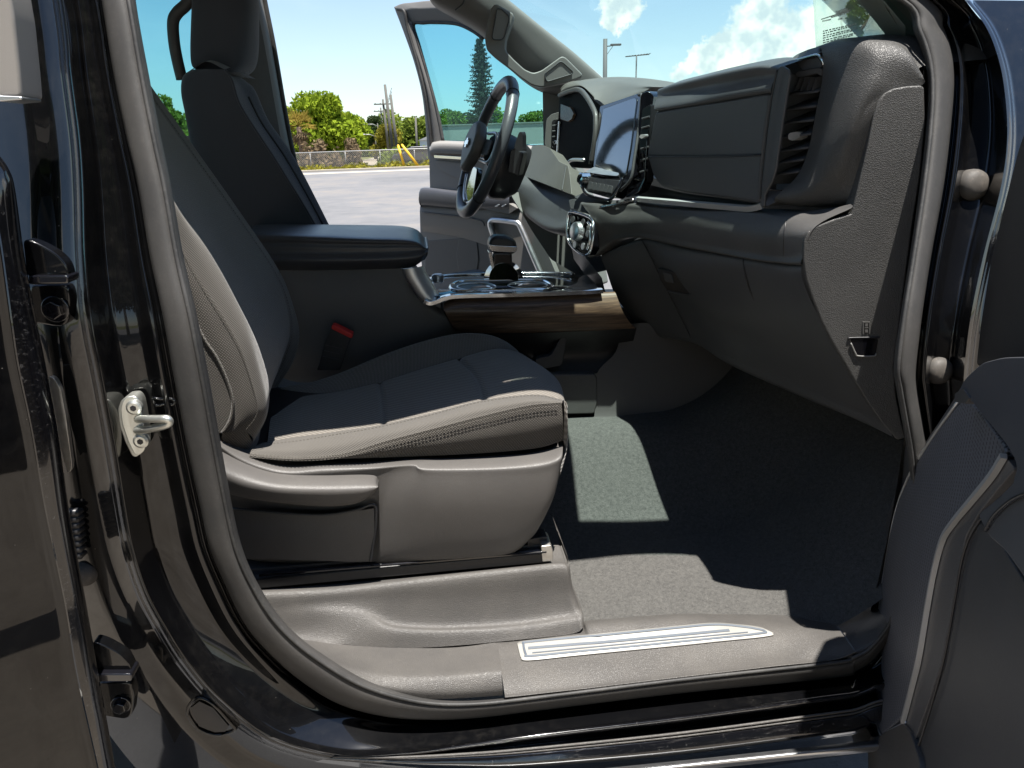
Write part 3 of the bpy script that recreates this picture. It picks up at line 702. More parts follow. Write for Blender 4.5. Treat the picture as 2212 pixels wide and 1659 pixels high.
# ---- carpet floor
def floor_z(x, y):
    z = .515
    if y > 1.42: t = min(1, (y - 1.42) / .30); z += .185 * (t * t * (3 - 2 * t))
    if x > .62: t = (x - .62) / .5; z += .40 * t * t + .10 * t
    if y > 2.1: t = min(1, (y - 2.1) / .30); z -= .185 * (t * t * (3 - 2 * t))
    return z
xs = np.linspace(-1.7, 1.15, 96); ys = np.linspace(1.03, 2.8, 80)
vs = [V3(x, y, floor_z(x, y) + .002 * math.sin(x * 23 + y * 9) * math.sin(y * 31)) for x in xs for y in ys]
fs = [(i * 80 + j, (i + 1) * 80 + j, (i + 1) * 80 + j + 1, i * 80 + j + 1) for i in range(95) for j in range(79)]
mk('floor_carpet', vs, fs, 'carpet', TRUCK, angle=180, recalc=False, label='dark grey carpet with sun patches in the footwell')
# heel edge of the carpet by the sill
0 and tube('carpet_edge', catmull(Q([(1610,1330,1.1),(1690,1322,1.11),(1770,1308,1.12),(1820,1285,1.13),(1860,1250,1.13),(1885,1205,1.13)]), 6), .006, 'dark_plastic', TRUCK, n=8, angle=180)
plate('toe_board', [V3(.98, 1.02, .5), V3(.98, 2.8, .5), V3(1.12, 2.8, 1.3), V3(1.12, 1.02, 1.3)], V3(.03, 0, 0), 'carpet', TRUCK, 0)
# kick panel between carpet and aperture at the right
loft('kick_panel', [Q([(1905,1330),(1935,1200),(1945,1080),(1955,965)], 1.06), Q([(1925,1330),(1958,1200),(1975,1080),(1962,960)], 1.0), Q([(1940,1340),(1975,1210),(1985,1080),(1966,980)], .975)], 'dark_plastic', TRUCK, per=6, cper=4, angle=180)
loft('kick_wall', [[V3(.78, 1.055, .45), V3(.80, 1.055, .7), V3(.80, 1.055, .95), V3(.78, 1.06, 1.3)], [V3(.86, 1.10, .45), V3(.87, 1.10, .7), V3(.87, 1.1, .95), V3(.86, 1.1, 1.3)], [V3(1.15, 1.12, .45), V3(1.15, 1.12, .7), V3(1.15, 1.12, .95), V3(1.15, 1.12, 1.3)]], 'carpet', TRUCK, per=3, cper=3, angle=180, face=(0, 1, 0))

# ---- cab shell that shades the cabin
plate('roof', rpoly([V3(-1.75, 1.09, 1.935), V3(.20, 1.10, 1.92), V3(.25, 1.5, 1.945), V3(.26, 1.95, 1.985), V3(.25, 2.4, 1.99), V3(.20, 2.78, 1.985), V3(-1.75, 2.80, 1.985)], .03), V3(0, 0, .035), 'black_paint', TRUCK, .012, label='black cab roof shading the cabin')
plate('headliner', [V3(-1.72, 1.14, 1.905), V3(.18, 1.15, 1.895), V3(.22, 1.95, 1.955), V3(.18, 2.74, 1.96), V3(-1.72, 2.75, 1.96)], V3(0, 0, .02), 'headliner', TRUCK, 0)
plate('cab_back', [V3(-1.74, 1.0, .45), V3(-1.74, 2.85, .45), V3(-1.74, 2.85, 1.38), V3(-1.74, 1.0, 1.38)], V3(-.04, 0, 0), 'black_paint', TRUCK, .01)
plate('back_glass', [V3(-1.76, 1.1, 1.38), V3(-1.76, 2.78, 1.38), V3(-1.70, 2.74, 1.91), V3(-1.70, 1.14, 1.91)], V3(-.005, 0, 0), 'glass_rear', TRUCK, 0)
plate('bonnet', rpoly([V3(1.2, 1.0, 1.26), V3(2.35, 1.05, 1.20), V3(2.5, 1.4, 1.18), V3(2.5, 2.5, 1.18), V3(2.35, 2.85, 1.20), V3(1.2, 2.9, 1.26)], .05), V3(0, 0, -.08), 'black_paint', TRUCK, .03)
plate('cowl', [V3(1.0, 1.06, 1.27), V3(1.22, 1.06, 1.25), V3(1.22, 2.82, 1.25), V3(1.0, 2.82, 1.27)], V3(0, 0, -.25), 'black_plastic', TRUCK, 0)
plate('front_fender', rpoly([V3(.90, .955, .62), V3(1.25, .955, .62), V3(1.3, .955, .95), V3(1.55, .955, 1.1), V3(1.9, .955, 1.1), V3(2.2, .955, .9), V3(2.35, .955, .9), V3(2.35, .955, 1.2), V3(1.2, .955, 1.26), V3(.93, .96, 1.28)], .05), V3(0, .05, 0), 'black_paint', TRUCK, .02)
# ================================================================== passenger seat
SEAT = link('passenger_seat', None, TRUCK, (-.05, 1.4, .55)); SEAT['label'] = 'grey cloth front passenger seat with brown plastic base'
# --- cushion: rails back -> front, one list per seam line, going from the door side inboard
cu0 = Q([(540,990),(640,993),(737,991),(870,987),(1004,981),(1104,974),(1170,966),(1217,951)], 1.170)                 # bottom of the side cloth
cu1 = Q([(540,1000),(640,1000),(737,981),(837,952),(937,926),(1037,900),(1137,877),(1213,869)], 1.160)                # double stitched seam
cu1[0] = PY(540, 980, 1.165); cu1[1] = PY(640, 988, 1.162)
cu2 = Q([(560,960,1.215),(640,950,1.215),(737,933,1.215),(820,920,1.212),(937,893,1.21),(1037,867,1.205),(1154,854,1.20),(1214,868,1.20)])   # crest
cu3 = Q([(575,955,1.25),(650,940,1.25),(740,932,1.25),(829,920,1.25),(940,893,1.25),(1049,866,1.25),(1155,853,1.25),(1216,862,1.25)])       # inner seam
cu4 = Q([(585,905,1.41),(650,893,1.41),(735,880,1.41),(826,868,1.41),(930,842,1.41),(1032,815,1.41),(1130,792,1.41),(1196,812,1.41)])       # middle
cu5 = Q([(600,863,1.56),(660,852,1.56),(735,842,1.56),(820,822,1.565),(905,795,1.57),(990,770,1.58),(1070,750,1.59),(1125,762,1.59)])       # far seam
cu6 = Q([(610,838,1.625),(670,828,1.625),(737,806,1.625),(820,770,1.625),(905,740,1.625),(985,722,1.625),(1050,724,1.62),(1095,745,1.62)])   # far crest
cu7 = [p + V3(.0, .035, -.06) for p in cu6]; cu8 = [p + V3(0, .03, -.16) for p in cu6]
def front(rail, z1=.90, z2=.80): 
    p = rail[-1]; return rail + [V3(p[0] + .006, p[1], p[2] - .030), V3(p[0] + .003, p[1], max(z1, p[2] - .075) - .02), V3(p[0] - .016, p[1], z2)]
# side cloth (woven, below the stitched seam)
sidey = loft('side_cloth', [cu0[:], [(a + b) / 2 + V3(0, -.006, 0) for a, b in zip(cu0, cu1)], cu1], 'cloth_weave', SEAT, per=10, cper=8, angle=180)
loft('cushion_bolster', [cu1, [(a * .55 + b * .45) + V3(0, -.010, .006) for a, b in zip(cu1, cu2)], cu2, [(a * .35 + b * .65) + V3(0, 0, .0005) for a, b in zip(cu2, cu3)], [p + V3(0, 0, -.006) for p in cu3]], 'cloth_rib', SEAT, per=10, cper=6, angle=180)
# rounded front corner of the side cloth
fc = [cu0[-1], cu1[-1], cu2[-1], cu3[-1]]
# centre panel with cross seams: sculpted grid
def grooved(rails, per, cper, grooves_s=(), grooves_t=(), nrm=V3(0, 0, 1)):
    cols = lgrid(rails, per, 'smooth', cper); n, mth = len(cols), len(cols[0])
    for i in range(n):
        for j in range(mth):
            s = i / per; t = j / cper; d = 0
            for (k, dep, w) in grooves_s: d += dep * math.exp(-((s - k) / w) ** 2)
            for (k, dep, w) in grooves_t: d += dep * math.exp(-((t - k) / w) ** 2)
            cols[i][j] = cols[i][j] - nrm * d
    return cols
c3f, c4f, c5f = front([p + V3(0, .004, -.006) for p in cu3]), front(cu4), front(cu5)
cols = grooved([c3f, c4f, c5f], 26, 30, [(3.0, .006, .06), (5.0, .007, .06)], [(0.0, .004, .05), (2.0, .006, .05)])
# slight ribbing of the centre cloth
vs, fs = gmesh(cols); fs = [q[::-1] for q in fs]
A = np.array(vs); f0 = np.array(fs); nz = np.cross(A[f0[:, 2]] - A[f0[:, 0]], A[f0[:, 3]] - A[f0[:, 1]])[:, 2].sum()
if nz < 0: fs = [q[::-1] for q in fs]
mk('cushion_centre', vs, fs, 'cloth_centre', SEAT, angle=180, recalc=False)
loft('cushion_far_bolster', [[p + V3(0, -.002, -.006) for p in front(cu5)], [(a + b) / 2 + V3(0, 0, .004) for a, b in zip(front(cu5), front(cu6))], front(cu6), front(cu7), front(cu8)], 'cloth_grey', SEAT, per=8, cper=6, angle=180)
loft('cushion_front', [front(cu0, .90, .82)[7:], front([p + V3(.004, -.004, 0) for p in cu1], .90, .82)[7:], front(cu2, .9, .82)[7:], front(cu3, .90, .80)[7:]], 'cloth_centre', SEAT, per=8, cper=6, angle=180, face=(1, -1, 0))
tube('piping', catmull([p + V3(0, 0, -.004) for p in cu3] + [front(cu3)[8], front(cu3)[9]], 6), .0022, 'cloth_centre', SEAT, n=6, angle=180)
g = stitch(catmull([p + V3(0, -.004, .0035) for p in cu1], 10)); stitch(catmull([p + V3(0, -.004, -.0045) for p in cu1], 10), g=g)
cr = [(a * .12 + b * .88) + V3(0, -.002, .003) for a, b in zip(cu1, cu2)]
stitch(catmull(cr, 10), g=g)
g.build('stitching', 'thread', SEAT, kind='stuff', angle=0)
# --- backrest: rails top -> bottom
def tops(rail, dx, z): 
    p = rail[0]; q = rail[1]; d = (p - q) / np.linalg.norm(p - q); k = (z - p[2]) / d[2]; return [p + d * k] + rail
b1 = Q([(330,420),(372,553),(430,710),(467,770),(490,820),(503,868),(498,905),(480,935)], 1.158)
b2 = Q([(345,400),(402,553),(483,686),(520,753),(543,820),(556,873),(551,900),(528,930)], 1.166)
b3 = Q([(377,440),(457,553),(520,668),(545,725),(567,803),(579,862),(574,905),(548,953)], 1.200)
b4 = Q([(362,400),(453,563),(520,682),(556,745),(577,808),(580,845),(574,880),(565,915)], 1.262)
b5 = Q([(400,395),(480,530),(560,650),(590,700),(608,750),(600,800),(585,835),(575,850)], 1.42)
b6 = Q([(410,325),(517,475),(594,590),(622,660),(629,720),(615,770),(595,815),(580,838)], 1.585)
b7 = Q([(400,297),(517,463),(597,583),(630,665),(643,726),(628,785),(597,832),(582,852)], 1.632)
for r_ in (b1, b2, b3, b4, b5, b6, b7): r_.insert(0, tops(r_, 0, 1.56)[0])
b0 = [p + V3(-.10, .012, .0) for p in b1]; b8 = [p + V3(-.07, .04, 0) for p in b7]; b9 = [p + V3(-.14, .03, 0) for p in b7]
b3i = [p + V3(-.004, .0, 0) for p in b3]
loft('backrest_side', [b0, [(a + b) / 2 + V3(0, -.006, 0) for a, b in zip(b0, b1)], b1, [(a + b) / 2 + V3(.0, -.003, 0) for a, b in zip(b1, b2)], b2], 'cloth_weave', SEAT, per=9, cper=5, angle=180)
loft('backrest_bolster', [b2, [(a + b) / 2 + V3(.006, -.005, 0) for a, b in zip(b2, b3)], b3, [(a * .5 + b * .5) + V3(.002, 0, 0) for a, b in zip(b3, b4)], b4], 'cloth_rib', SEAT, per=9, cper=5, angle=180)
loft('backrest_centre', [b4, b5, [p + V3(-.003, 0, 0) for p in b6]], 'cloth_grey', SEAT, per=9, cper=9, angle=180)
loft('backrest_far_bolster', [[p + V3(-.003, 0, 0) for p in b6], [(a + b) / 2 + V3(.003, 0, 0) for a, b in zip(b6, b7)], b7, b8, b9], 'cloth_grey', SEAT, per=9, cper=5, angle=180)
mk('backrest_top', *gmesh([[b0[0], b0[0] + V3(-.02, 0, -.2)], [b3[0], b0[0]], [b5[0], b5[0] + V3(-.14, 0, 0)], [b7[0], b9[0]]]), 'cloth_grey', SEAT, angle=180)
loft('backrest_shell', [[p + V3(0, 0, 0) for p in b0], [p * .5 + q * .5 + V3(-.04, 0, 0) for p, q in zip(b0, b9)], b9], 'dark_plastic', SEAT, per=4, cper=4, angle=180, face=(-1, 0, 0))
loft('backrest_foot', [[b1[-1], b2[-1], b3[-1], b4[-1]], [p + V3(-.02, .02, -.05) for p in (b1[-1], b2[-1], b3[-1], b4[-1])], [p + V3(-.06, .03, -.1) for p in (b1[-1], b2[-1], b3[-1], b4[-1])]], 'cloth_weave', SEAT, per=6, cper=4, angle=180)
g = stitch(catmull([p + V3(.001, -.0032, 0) for p in b1], 10)); stitch(catmull([p + V3(.001, -.0036, 0) for p in b2], 10), g=g)
g.build('back_stitching', 'thread', SEAT, kind='stuff', angle=0)
stitch(catmull([p + V3(.002, -.002, 0) for p in b6], 8)).build('far_stitching', 'thread_dark', SEAT, kind='stuff', angle=0)
tube('back_piping', catmull([p + V3(.000, -.001, 0) for p in b1], 8), .0026, 'cloth_weave', SEAT, n=6, angle=180)
tube('valley_seam', catmull([p + V3(-.004, 0, 0) for p in b4], 8), .003, 'cloth_centre', SEAT, n=6, angle=180)
# headrest behind the pillar
hp = b5[0]; G().sphere(hp + V3(-.06, .0, .13), .13, 18, 12, (.42, 1.0, .85)).build('headrest', 'cloth_shaded', SEAT, angle=180)
# --- base trim (brown plastic shield)
t0 = [(455,925),(520,962),(575,985),(625,995),(700,994),(800,991),(900,988),(1004,984),(1104,977),(1165,969),(1205,957)]
t1 = [(455,945),(515,985),(570,1008),(625,1018),(700,1013),(800,1009),(892,1001),(925,1008),(1070,1006),(1165,998),(1208,985)]
t2 = [(455,965),(515,1010),(570,1032),(625,1040),(700,1040),(800,1030),(880,1020),(930,1030),(1070,1030),(1165,1025),(1205,1012)]
t3 = [(470,1060),(530,1085),(590,1095),(650,1098),(720,1098),(810,1100),(840,1100),(930,1105),(1060,1105),(1150,1100),(1188,1085)]
t4 = [(490,1190),(550,1206),(600,1210),(650,1213),(720,1214),(800,1214),(830,1213),(930,1208),(1050,1202),(1110,1192),(1150,1160)]
def wrap(rail, dx=.0):
    p = rail[-1]; return rail + [p + V3(.010 + dx, .02, .002), p + V3(.013 + dx, .06, .002), p + V3(.013 + dx, .25, .0), p + V3(.0 + dx, .46, 0)]
yo = [1.13] * 4 + [1.12] * 7
def qb(L, ys): return [PY(u, v, y) for (u, v), y in zip(L, ys)]
y0 = [1.195] * 11; y1 = [1.150] * 6 + [1.140, 1.134, 1.134, 1.134, 1.136]; y2 = [1.150] * 6 + [1.135, 1.124, 1.124, 1.125, 1.128]; y3 = [1.158] * 5 + [1.150, 1.138, 1.122, 1.122, 1.124, 1.128]; y4 = [1.165] * 5 + [1.158, 1.150, 1.140, 1.140, 1.142, 1.145]
BASE = loft('base_shield', [wrap([p + V3(0, .02, -.01) for p in qb(t0, y0)]), wrap(qb(t0, y0)), wrap(qb(t1, y1)), wrap(qb(t2, y2)), wrap(qb(t3, y3)), wrap(qb(t4, y4)), wrap([p + V3(0, .03, -.002) for p in qb(t4, y4)])],
    'trim_smooth', SEAT, per=9, cper=6, angle=180)
# lower hatch panel, slightly recessed edge line
tube('panel_gap', catmull(Q([(500,1098),(600,1108),(700,1112),(770,1101),(800,1090),(812,1096),(812,1130),(806,1175),(801,1212)], 1.142), 6), .0028, 'dark_plastic', SEAT, n=6, angle=180)
loft('lower_panel', [Q([(480,1098),(560,1106),(640,1112),(710,1112),(770,1104),(808,1098)], 1.141), Q([(490,1150),(560,1155),(640,1158),(710,1160),(770,1160),(808,1150)], 1.139), Q([(520,1206),(570,1208),(640,1210),(710,1212),(760,1214),(798,1213)], 1.146)], 'trim_smooth', SEAT, per=6, cper=6, angle=180)
# recline lever
lv_t = [(470,985),(520,1010),(570,1028),(620,1036),(700,1038),(780,1037),(808,1039),(816,1048)]
lv_m = [(470,1015),(520,1038),(570,1050),(620,1056),(700,1058),(780,1056),(808,1053),(817,1051)]
lv_b = [(475,1065),(520,1078),(570,1086),(620,1092),(700,1098),(762,1093),(800,1074),(816,1055)]
LEV = loft('recline_lever', [[p + V3(0, .03, .0) for p in Q(lv_t, 1.13)], Q(lv_t, 1.122), Q(lv_m, 1.098), Q(lv_b, 1.108), [p + V3(0, .035, 0) for p in Q(lv_b, 1.115)]], 'trim_smooth', SEAT, per=8, cross='round', r=.012, angle=180)
# airbag emblem pad: tiny raised plate on the shield shoulder
plate('moulded_mark', rpoly(Q([(566,984,1.178),(600,992,1.172),(612,999,1.166),(578,991,1.172)]), .002), V3(0, .01, 0), 'trim_brown', SEAT, .001)
# --- rails
RAIL = link('seat_rail', None, TRUCK, PY(850, 1225, 1.16)); RAIL['label'] = 'black steel seat slide rail above the riser cover'
a, b = PY(520, 1246, 1.165), PY(1186, 1186, 1.165)
G().tube([a, b], 1.0, prof=[(-.016, -.02), (-.016, .02), (.004, .02), (.010, .012), (.010, -.012), (.004, -.02)], up=V3(0, 0, 1)).build('rail_channel', 'black_plastic', RAIL, bevel=.002)
a2, b2_ = PY(520, 1228, 1.175), PY(1176, 1172, 1.175)
G().tube([a2, b2_], 1.0, prof=[(-.004, -.015), (-.004, .015), (.006, .015), (.006, -.015)], up=V3(0, 0, 1)).build('rail_slider', 'dark_plastic', RAIL, bevel=.0015)
tube('rail_groove', [PY(560, 1243, 1.143), PY(1180, 1192, 1.143)], .0025, 'gloss_black', RAIL, n=6)
plate('rail_end_cap', rpoly(Q([(1169,1180),(1190,1178),(1194,1186),(1195,1212),(1172,1214)], 1.142), .002), V3(0, .05, 0), 'raw_steel', RAIL, .002)
plate('rail_tip', rpoly(Q([(1140,1166),(1172,1160),(1182,1160),(1181,1172),(1140,1180)], 1.16), .002), V3(0, .03, 0), 'black_plastic', RAIL, .002)
plate('seat_frame', [V3(-.5, 1.2, .66), V3(.12, 1.2, .63), V3(.16, 1.2, .88), V3(-.4, 1.2, .9)], V3(0, .42, 0), 'black_plastic', SEAT, 0)
# --- belt buckle
BK = link('belt_buckle', None, TRUCK, PY(722, 755, 1.70)); BK['label'] = 'seat belt buckle with red button beside the console'
plate('buckle_body', rpoly(Q([(716,706),(760,728),(752,745),(735,800),(684,800),(690,785),(702,740)], 1.69), .004), V3(0, .03, 0), 'black_plastic', BK, .004)
plate('release_button', rpoly(Q([(717,703),(722,702),(762,722),(761,730),(757,731),(716,711)], 1.688), .002), V3(0, .028, 0), 'red_plastic', BK, .002)
for k in range(3): tube('buckle_rib', Q([(703 - k * 3, 745 + k * 12), (738 - k * 3, 752 + k * 12)], 1.689), .0012, 'dark_plastic', BK, n=6)
# seat-side valance at the gap
loft('seat_valance', [Q([(600,812),(640,825),(700,826)], 1.66), Q([(600,835),(640,845),(690,840)], 1.64)], 'pillar_trim_far', SEAT, per=5, cper=3, angle=180)

# ================================================================== driver seat
DS = link('driver_seat', None, TRUCK, (-.35, 2.35, .55)); DS['label'] = 'shaded cloth driver seat and headrest beyond the armrest'
d_l = Q([(412,151),(396,165),(393,200),(403,250),(417,317),(440,380),(480,470),(540,560)], 2.20)          # rear edge of the side face
d_s = Q([(485,150),(500,175),(515,222),(545,272),(590,340),(620,388),(650,436),(690,505)], 2.13)          # seam: side -> front
d_r = Q([(500,153),(533,177),(552,197),(580,260),(623,320),(652,370),(686,436),(728,520)], 2.33)          # far silhouette
d_m = [(a * .4 + b * .6) + V3(-.012, 0, 0) for a, b in zip(d_s, d_r)]
dl2 = [p + V3(-.02, .12, 0) for p in d_l]
loft('backrest_side', [dl2, d_l, [(a + b) / 2 + V3(0, -.012, 0) for a, b in zip(d_l, d_s)], d_s], 'cloth_shaded', DS, per=7, cper=6, angle=180)
loft('backrest_front', [d_s, d_m, d_r, [p + V3(-.05, .05, 0) for p in d_r], [p + V3(-.10, .25, 0) for p in d_r]], 'cloth_shaded', DS, per=7, cper=6, angle=180)
tube('side_piping', catmull([p + V3(.002, -.001, 0) for p in d_s], 8), .003, 'cloth_shaded', DS, n=6, angle=180)
tube('front_seam', catmull([(a * .5 + b * .5) + V3(.004, -.004, 0) for a, b in zip(d_s, d_r)][2:], 8), .003, 'thread_dark', DS, n=6, angle=180)
topc = [d_l[0], (d_l[0] + d_s[0]) / 2 + V3(0, 0, .02), d_s[0]]
loft('backrest_top', [topc, [p + V3(.0, .1, .012) for p in topc], [p + V3(0, .3, .0) for p in topc]], 'cloth_shaded', DS, per=5, cper=4, angle=180, face=(0, 0, 1))
plate('cushion', rpoly([V3(-.34, 2.14, .80), V3(.20, 2.14, .80), V3(.24, 2.14, .95), V3(.18, 2.14, .985), V3(-.34, 2.14, .93)], .03), V3(0, .5, 0), 'cloth_shaded', DS, .03)
# headrest: rounded block
h_side = [(414,-90),(414,0),(412,60),(411,110),(414,140),(425,152)]
h_mid = [(460,-95),(470,0),(470,60),(470,120),(474,146),(482,156)]
h_edge = [(520,-90),(530,0),(530,60),(524,110),(520,140),(512,156)]
h_far = [(548,-85),(557,0),(558,60),(556,115),(549,145),(533,160)]
hs, hm, he, hf = Q(h_side, 2.24), Q(h_mid, 2.21), Q(h_edge, 2.23), Q(h_far, 2.33)
loft('headrest', [[p + V3(.02, .15, 0) for p in hs], hs, hm, he, hf, [p + V3(-.03, .10, 0) for p in hf], [p + V3(-.12, .2, 0) for p in hf]], 'cloth_shaded', DS, per=8, cper=6, angle=180)
bot = [p[-1] for p in (hs, hm, he, hf)]
loft('headrest_base', [bot, [p + V3(0, .12, -.004) for p in bot]], 'cloth_shaded', DS, per=5, cper=3, angle=180)
tube('headrest_frame', catmull(Q([(425,-20),(402,10),(383,28),(374,48),(376,90),(383,130),(393,172)], 2.27), 8), .016, 'dark_plastic', DS, n=10, angle=180)
tube('headrest_post', Q([(450,140),(452,170)], 2.26), .007, 'chrome', DS, n=10, angle=180)
# ================================================================== centre console
CON = link('centre_console', None, TRUCK, (.1, 1.93, .7)); CON['label'] = 'dark centre console with chrome rim and wood trim'
# padded armrest
ar_t = [(545,486),(600,484),(700,485),(800,486),(868,488),(900,496),(916,512)]
ar_e = [(545,503),(600,504),(700,508),(800,512),(870,514),(902,520),(919,533)]
ar_s = [(545,545),(600,546),(700,547),(800,546),(870,544),(905,541),(921,540)]
ar_b = [(545,574),(600,574),(700,575),(800,573),(870,570),(902,564),(919,552)]
ar_u = [(560,583),(600,584),(700,584),(800,582),(870,580),(895,575),(913,563)]
def cap(r_, y2): return r_ + [r_[-1] + V3(.006, .03, 0), V3(r_[-1][0] + .004, y2, r_[-1][2])]
ARM = loft('armrest', [cap([p + V3(0, .0, -.03) for p in Q(ar_t, 2.14)], 2.15), cap(Q(ar_t, 2.11), 2.12), cap(Q(ar_e, 1.80), 2.0), cap([(a * .5 + b * .5) + V3(0, -.012, 0) for a, b in zip(Q(ar_e, 1.79), Q(ar_s, 1.775))], 2.0), cap(Q(ar_s, 1.768), 2.0), cap([(a * .5 + b * .5) + V3(0, -.008, 0) for a, b in zip(Q(ar_s, 1.766), Q(ar_b, 1.768))], 2.0), cap(Q(ar_b, 1.768), 2.0), cap(Q(ar_u, 1.785), 2.0)],
     'leather', CON, per=8, cper=5, angle=180, label='padded black armrest lid with stitched seam')
stitch(catmull([p + V3(.001, -.003, -.003) for p in Q(ar_s, 1.764)], 8)).build('armrest_stitching', 'thread_dark', CON, kind='stuff', angle=0)
# side wall
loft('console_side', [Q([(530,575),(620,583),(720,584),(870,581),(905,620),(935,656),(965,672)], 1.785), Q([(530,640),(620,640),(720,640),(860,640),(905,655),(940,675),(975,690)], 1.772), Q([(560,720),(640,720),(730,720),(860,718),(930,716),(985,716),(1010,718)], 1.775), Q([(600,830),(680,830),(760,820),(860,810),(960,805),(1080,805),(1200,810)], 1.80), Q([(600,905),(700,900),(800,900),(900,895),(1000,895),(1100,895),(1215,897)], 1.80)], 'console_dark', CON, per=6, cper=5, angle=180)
# chrome leg and rim
leg_a = Q([(869,581),(876,600),(889,622),(903,643),(916,655),(930,660)], 1.755)
leg_b = Q([(913,574),(921,592),(931,610),(940,626),(948,636),(956,640)], 1.765)
CHR = loft('chrome_leg', [[p + V3(0, .02, 0) for p in leg_a], leg_a, [(a + b) / 2 + V3(0, -.012, 0) for a, b in zip(leg_a, leg_b)], leg_b, [p + V3(0, .03, 0) for p in leg_b]], 'satin_silver', CON, per=6, cper=4, angle=180)
rim = Q([(918,650,1.745),(930,655,1.742),(945,651,1.742),(960,645,1.742),(990,640,1.742),(1100,637,1.742),(1200,634,1.742),(1265,631,1.742),(1300,629,1.745)])
tube('chrome_rim', catmull(rim, 6), 1.0, 'chrome', CON, prof=[(-.006, -.010), (-.003, .012), (.006, .012), (.008, -.004), (.004, -.012)], up=V3(0, 0, 1), angle=40)
# wood trim strip
w_t = [(958,656),(990,645),(1090,642),(1194,640),(1270,636),(1330,634)]
w_m = [(960,672),(990,672),(1090,672),(1194,672),(1270,672),(1345,672)]
w_l = [(972,695),(995,698),(1090,698),(1194,697),(1275,697),(1360,696)]
w_b = [(986,716),(1005,719),(1090,719),(1194,717),(1280,714),(1372,709)]
WOOD = loft('wood_trim', [[p + V3(0, .02, 0) for p in Q(w_t, 1.752)], Q(w_t, 1.748), Q(w_m, 1.728), Q(w_l, 1.738), Q(w_b, 1.752), [p + V3(0, .03, 0) for p in Q(w_b, 1.76)]], 'wood_trim', CON, per=8, cper=6, angle=180, label='open pore brown wood strip on the console side')
loft('wood_end', [[p + V3(-.001, 0, 0) for p in Q([(957,655),(958,672),(970,696),(985,718)], 1.746)], [p + V3(-.004, .03, 0) for p in Q([(957,655),(958,672),(970,696),(985,718)], 1.746)]], 'black_plastic', CON, per=4, cper=2, angle=180, face=(-1, -1, 0))
# top deck
dk0 = Q([(938,640),(1000,637),(1100,634),(1200,631),(1290,629)], 1.752)
dk1 = Q([(934,628),(990,626),(1100,620),(1200,618),(1290,620)], 1.80)
dk2 = Q([(930,610),(990,609),(1100,606),(1200,604),(1280,606)], 1.93)
dk3 = Q([(926,592),(990,590),(1100,588),(1200,587),(1260,590)], 2.10)
loft('console_deck', [dk0, dk1, dk2, dk3, [p + V3(0, .02, -.03) for p in dk3]], 'gloss_black', CON, per=6, cper=4, angle=180, face=(0, 0, 1))
DKP = plane3(dk0[1], dk0[3], dk3[2])
def ringdk(pts, off=.004): return [PP(u, v, DKP, off) for u, v in pts]
cup = ringdk([(975,617),(990,610),(1020,608),(1090,607),(1160,606),(1180,609),(1194,619),(1180,626),(1120,628),(1050,629),(990,629),(976,625)])
plate('cup_well', [p for p in catmull(cup, 4, True)], DKP[1] * .0015, 'black_plastic', CON, 0)
tube('cup_rim', catmull(cup, 5, True), .0055, 'chrome', CON, n=8, closed=True, angle=180)
for (u, v, ru, rv) in ((1030, 620, 42, 8), (1140, 617, 42, 8)):
    tube('cup_ring', [PP(u + ru * math.cos(a), v + rv * math.sin(a), DKP, .006) for a in np.linspace(0, 2 * math.pi, 28)[:-1]], .003, 'satin_silver', CON, n=6, closed=True, angle=180)
fr = ringdk([(930,606),(945,597),(1040,592),(1180,590),(1240,592)], .006)
tube('deck_rim', catmull(fr, 6), .004, 'chrome', CON, n=8, angle=180)
c = PP(946, 604, DKP, .0); G().tube([c, c + V3(0, 0, .012), c + V3(0, 0, .016)], [.017, .017, .012], n=20).build('console_knob', 'satin_silver', CON, angle=35)
# shifter
SH = link('gear_shifter', None, TRUCK, PY(1085, 600, 1.95)); SH['label'] = 'black gear shifter with chrome band standing on the console'
plate('shifter_stem', rpoly(Q([(1066,545),(1106,545),(1107,565),(1101,602),(1075,602),(1064,570)], 1.935), .006), V3(0, .045, 0), 'gloss_black', SH, .006)
plate('shifter_knob', rpoly(Q([(1059,517),(1070,510),(1098,511),(1114,519),(1118,535),(1113,550),(1088,549),(1062,547),(1055,532)], 1.925), .012), V3(0, .065, 0), 'black_plastic', SH, .010)
plate('shifter_band', rpoly(Q([(1056,528),(1067,530),(1117,533),(1118,540),(1113,546),(1064,543),(1060,541)], 1.922), .004), V3(0, .071, 0), 'chrome', SH, .003)
plate('shifter_strip', rpoly(Q([(1056,545),(1061,545),(1074,602),(1066,602)], 1.93), .002), V3(0, .05, 0), 'chrome', SH, .002)
G().tube([PP(1088, 604, DKP, .001), PP(1088, 601, DKP, .012)], [.055, .04], n=24).build('shifter_boot', 'gloss_black', SH, angle=40)
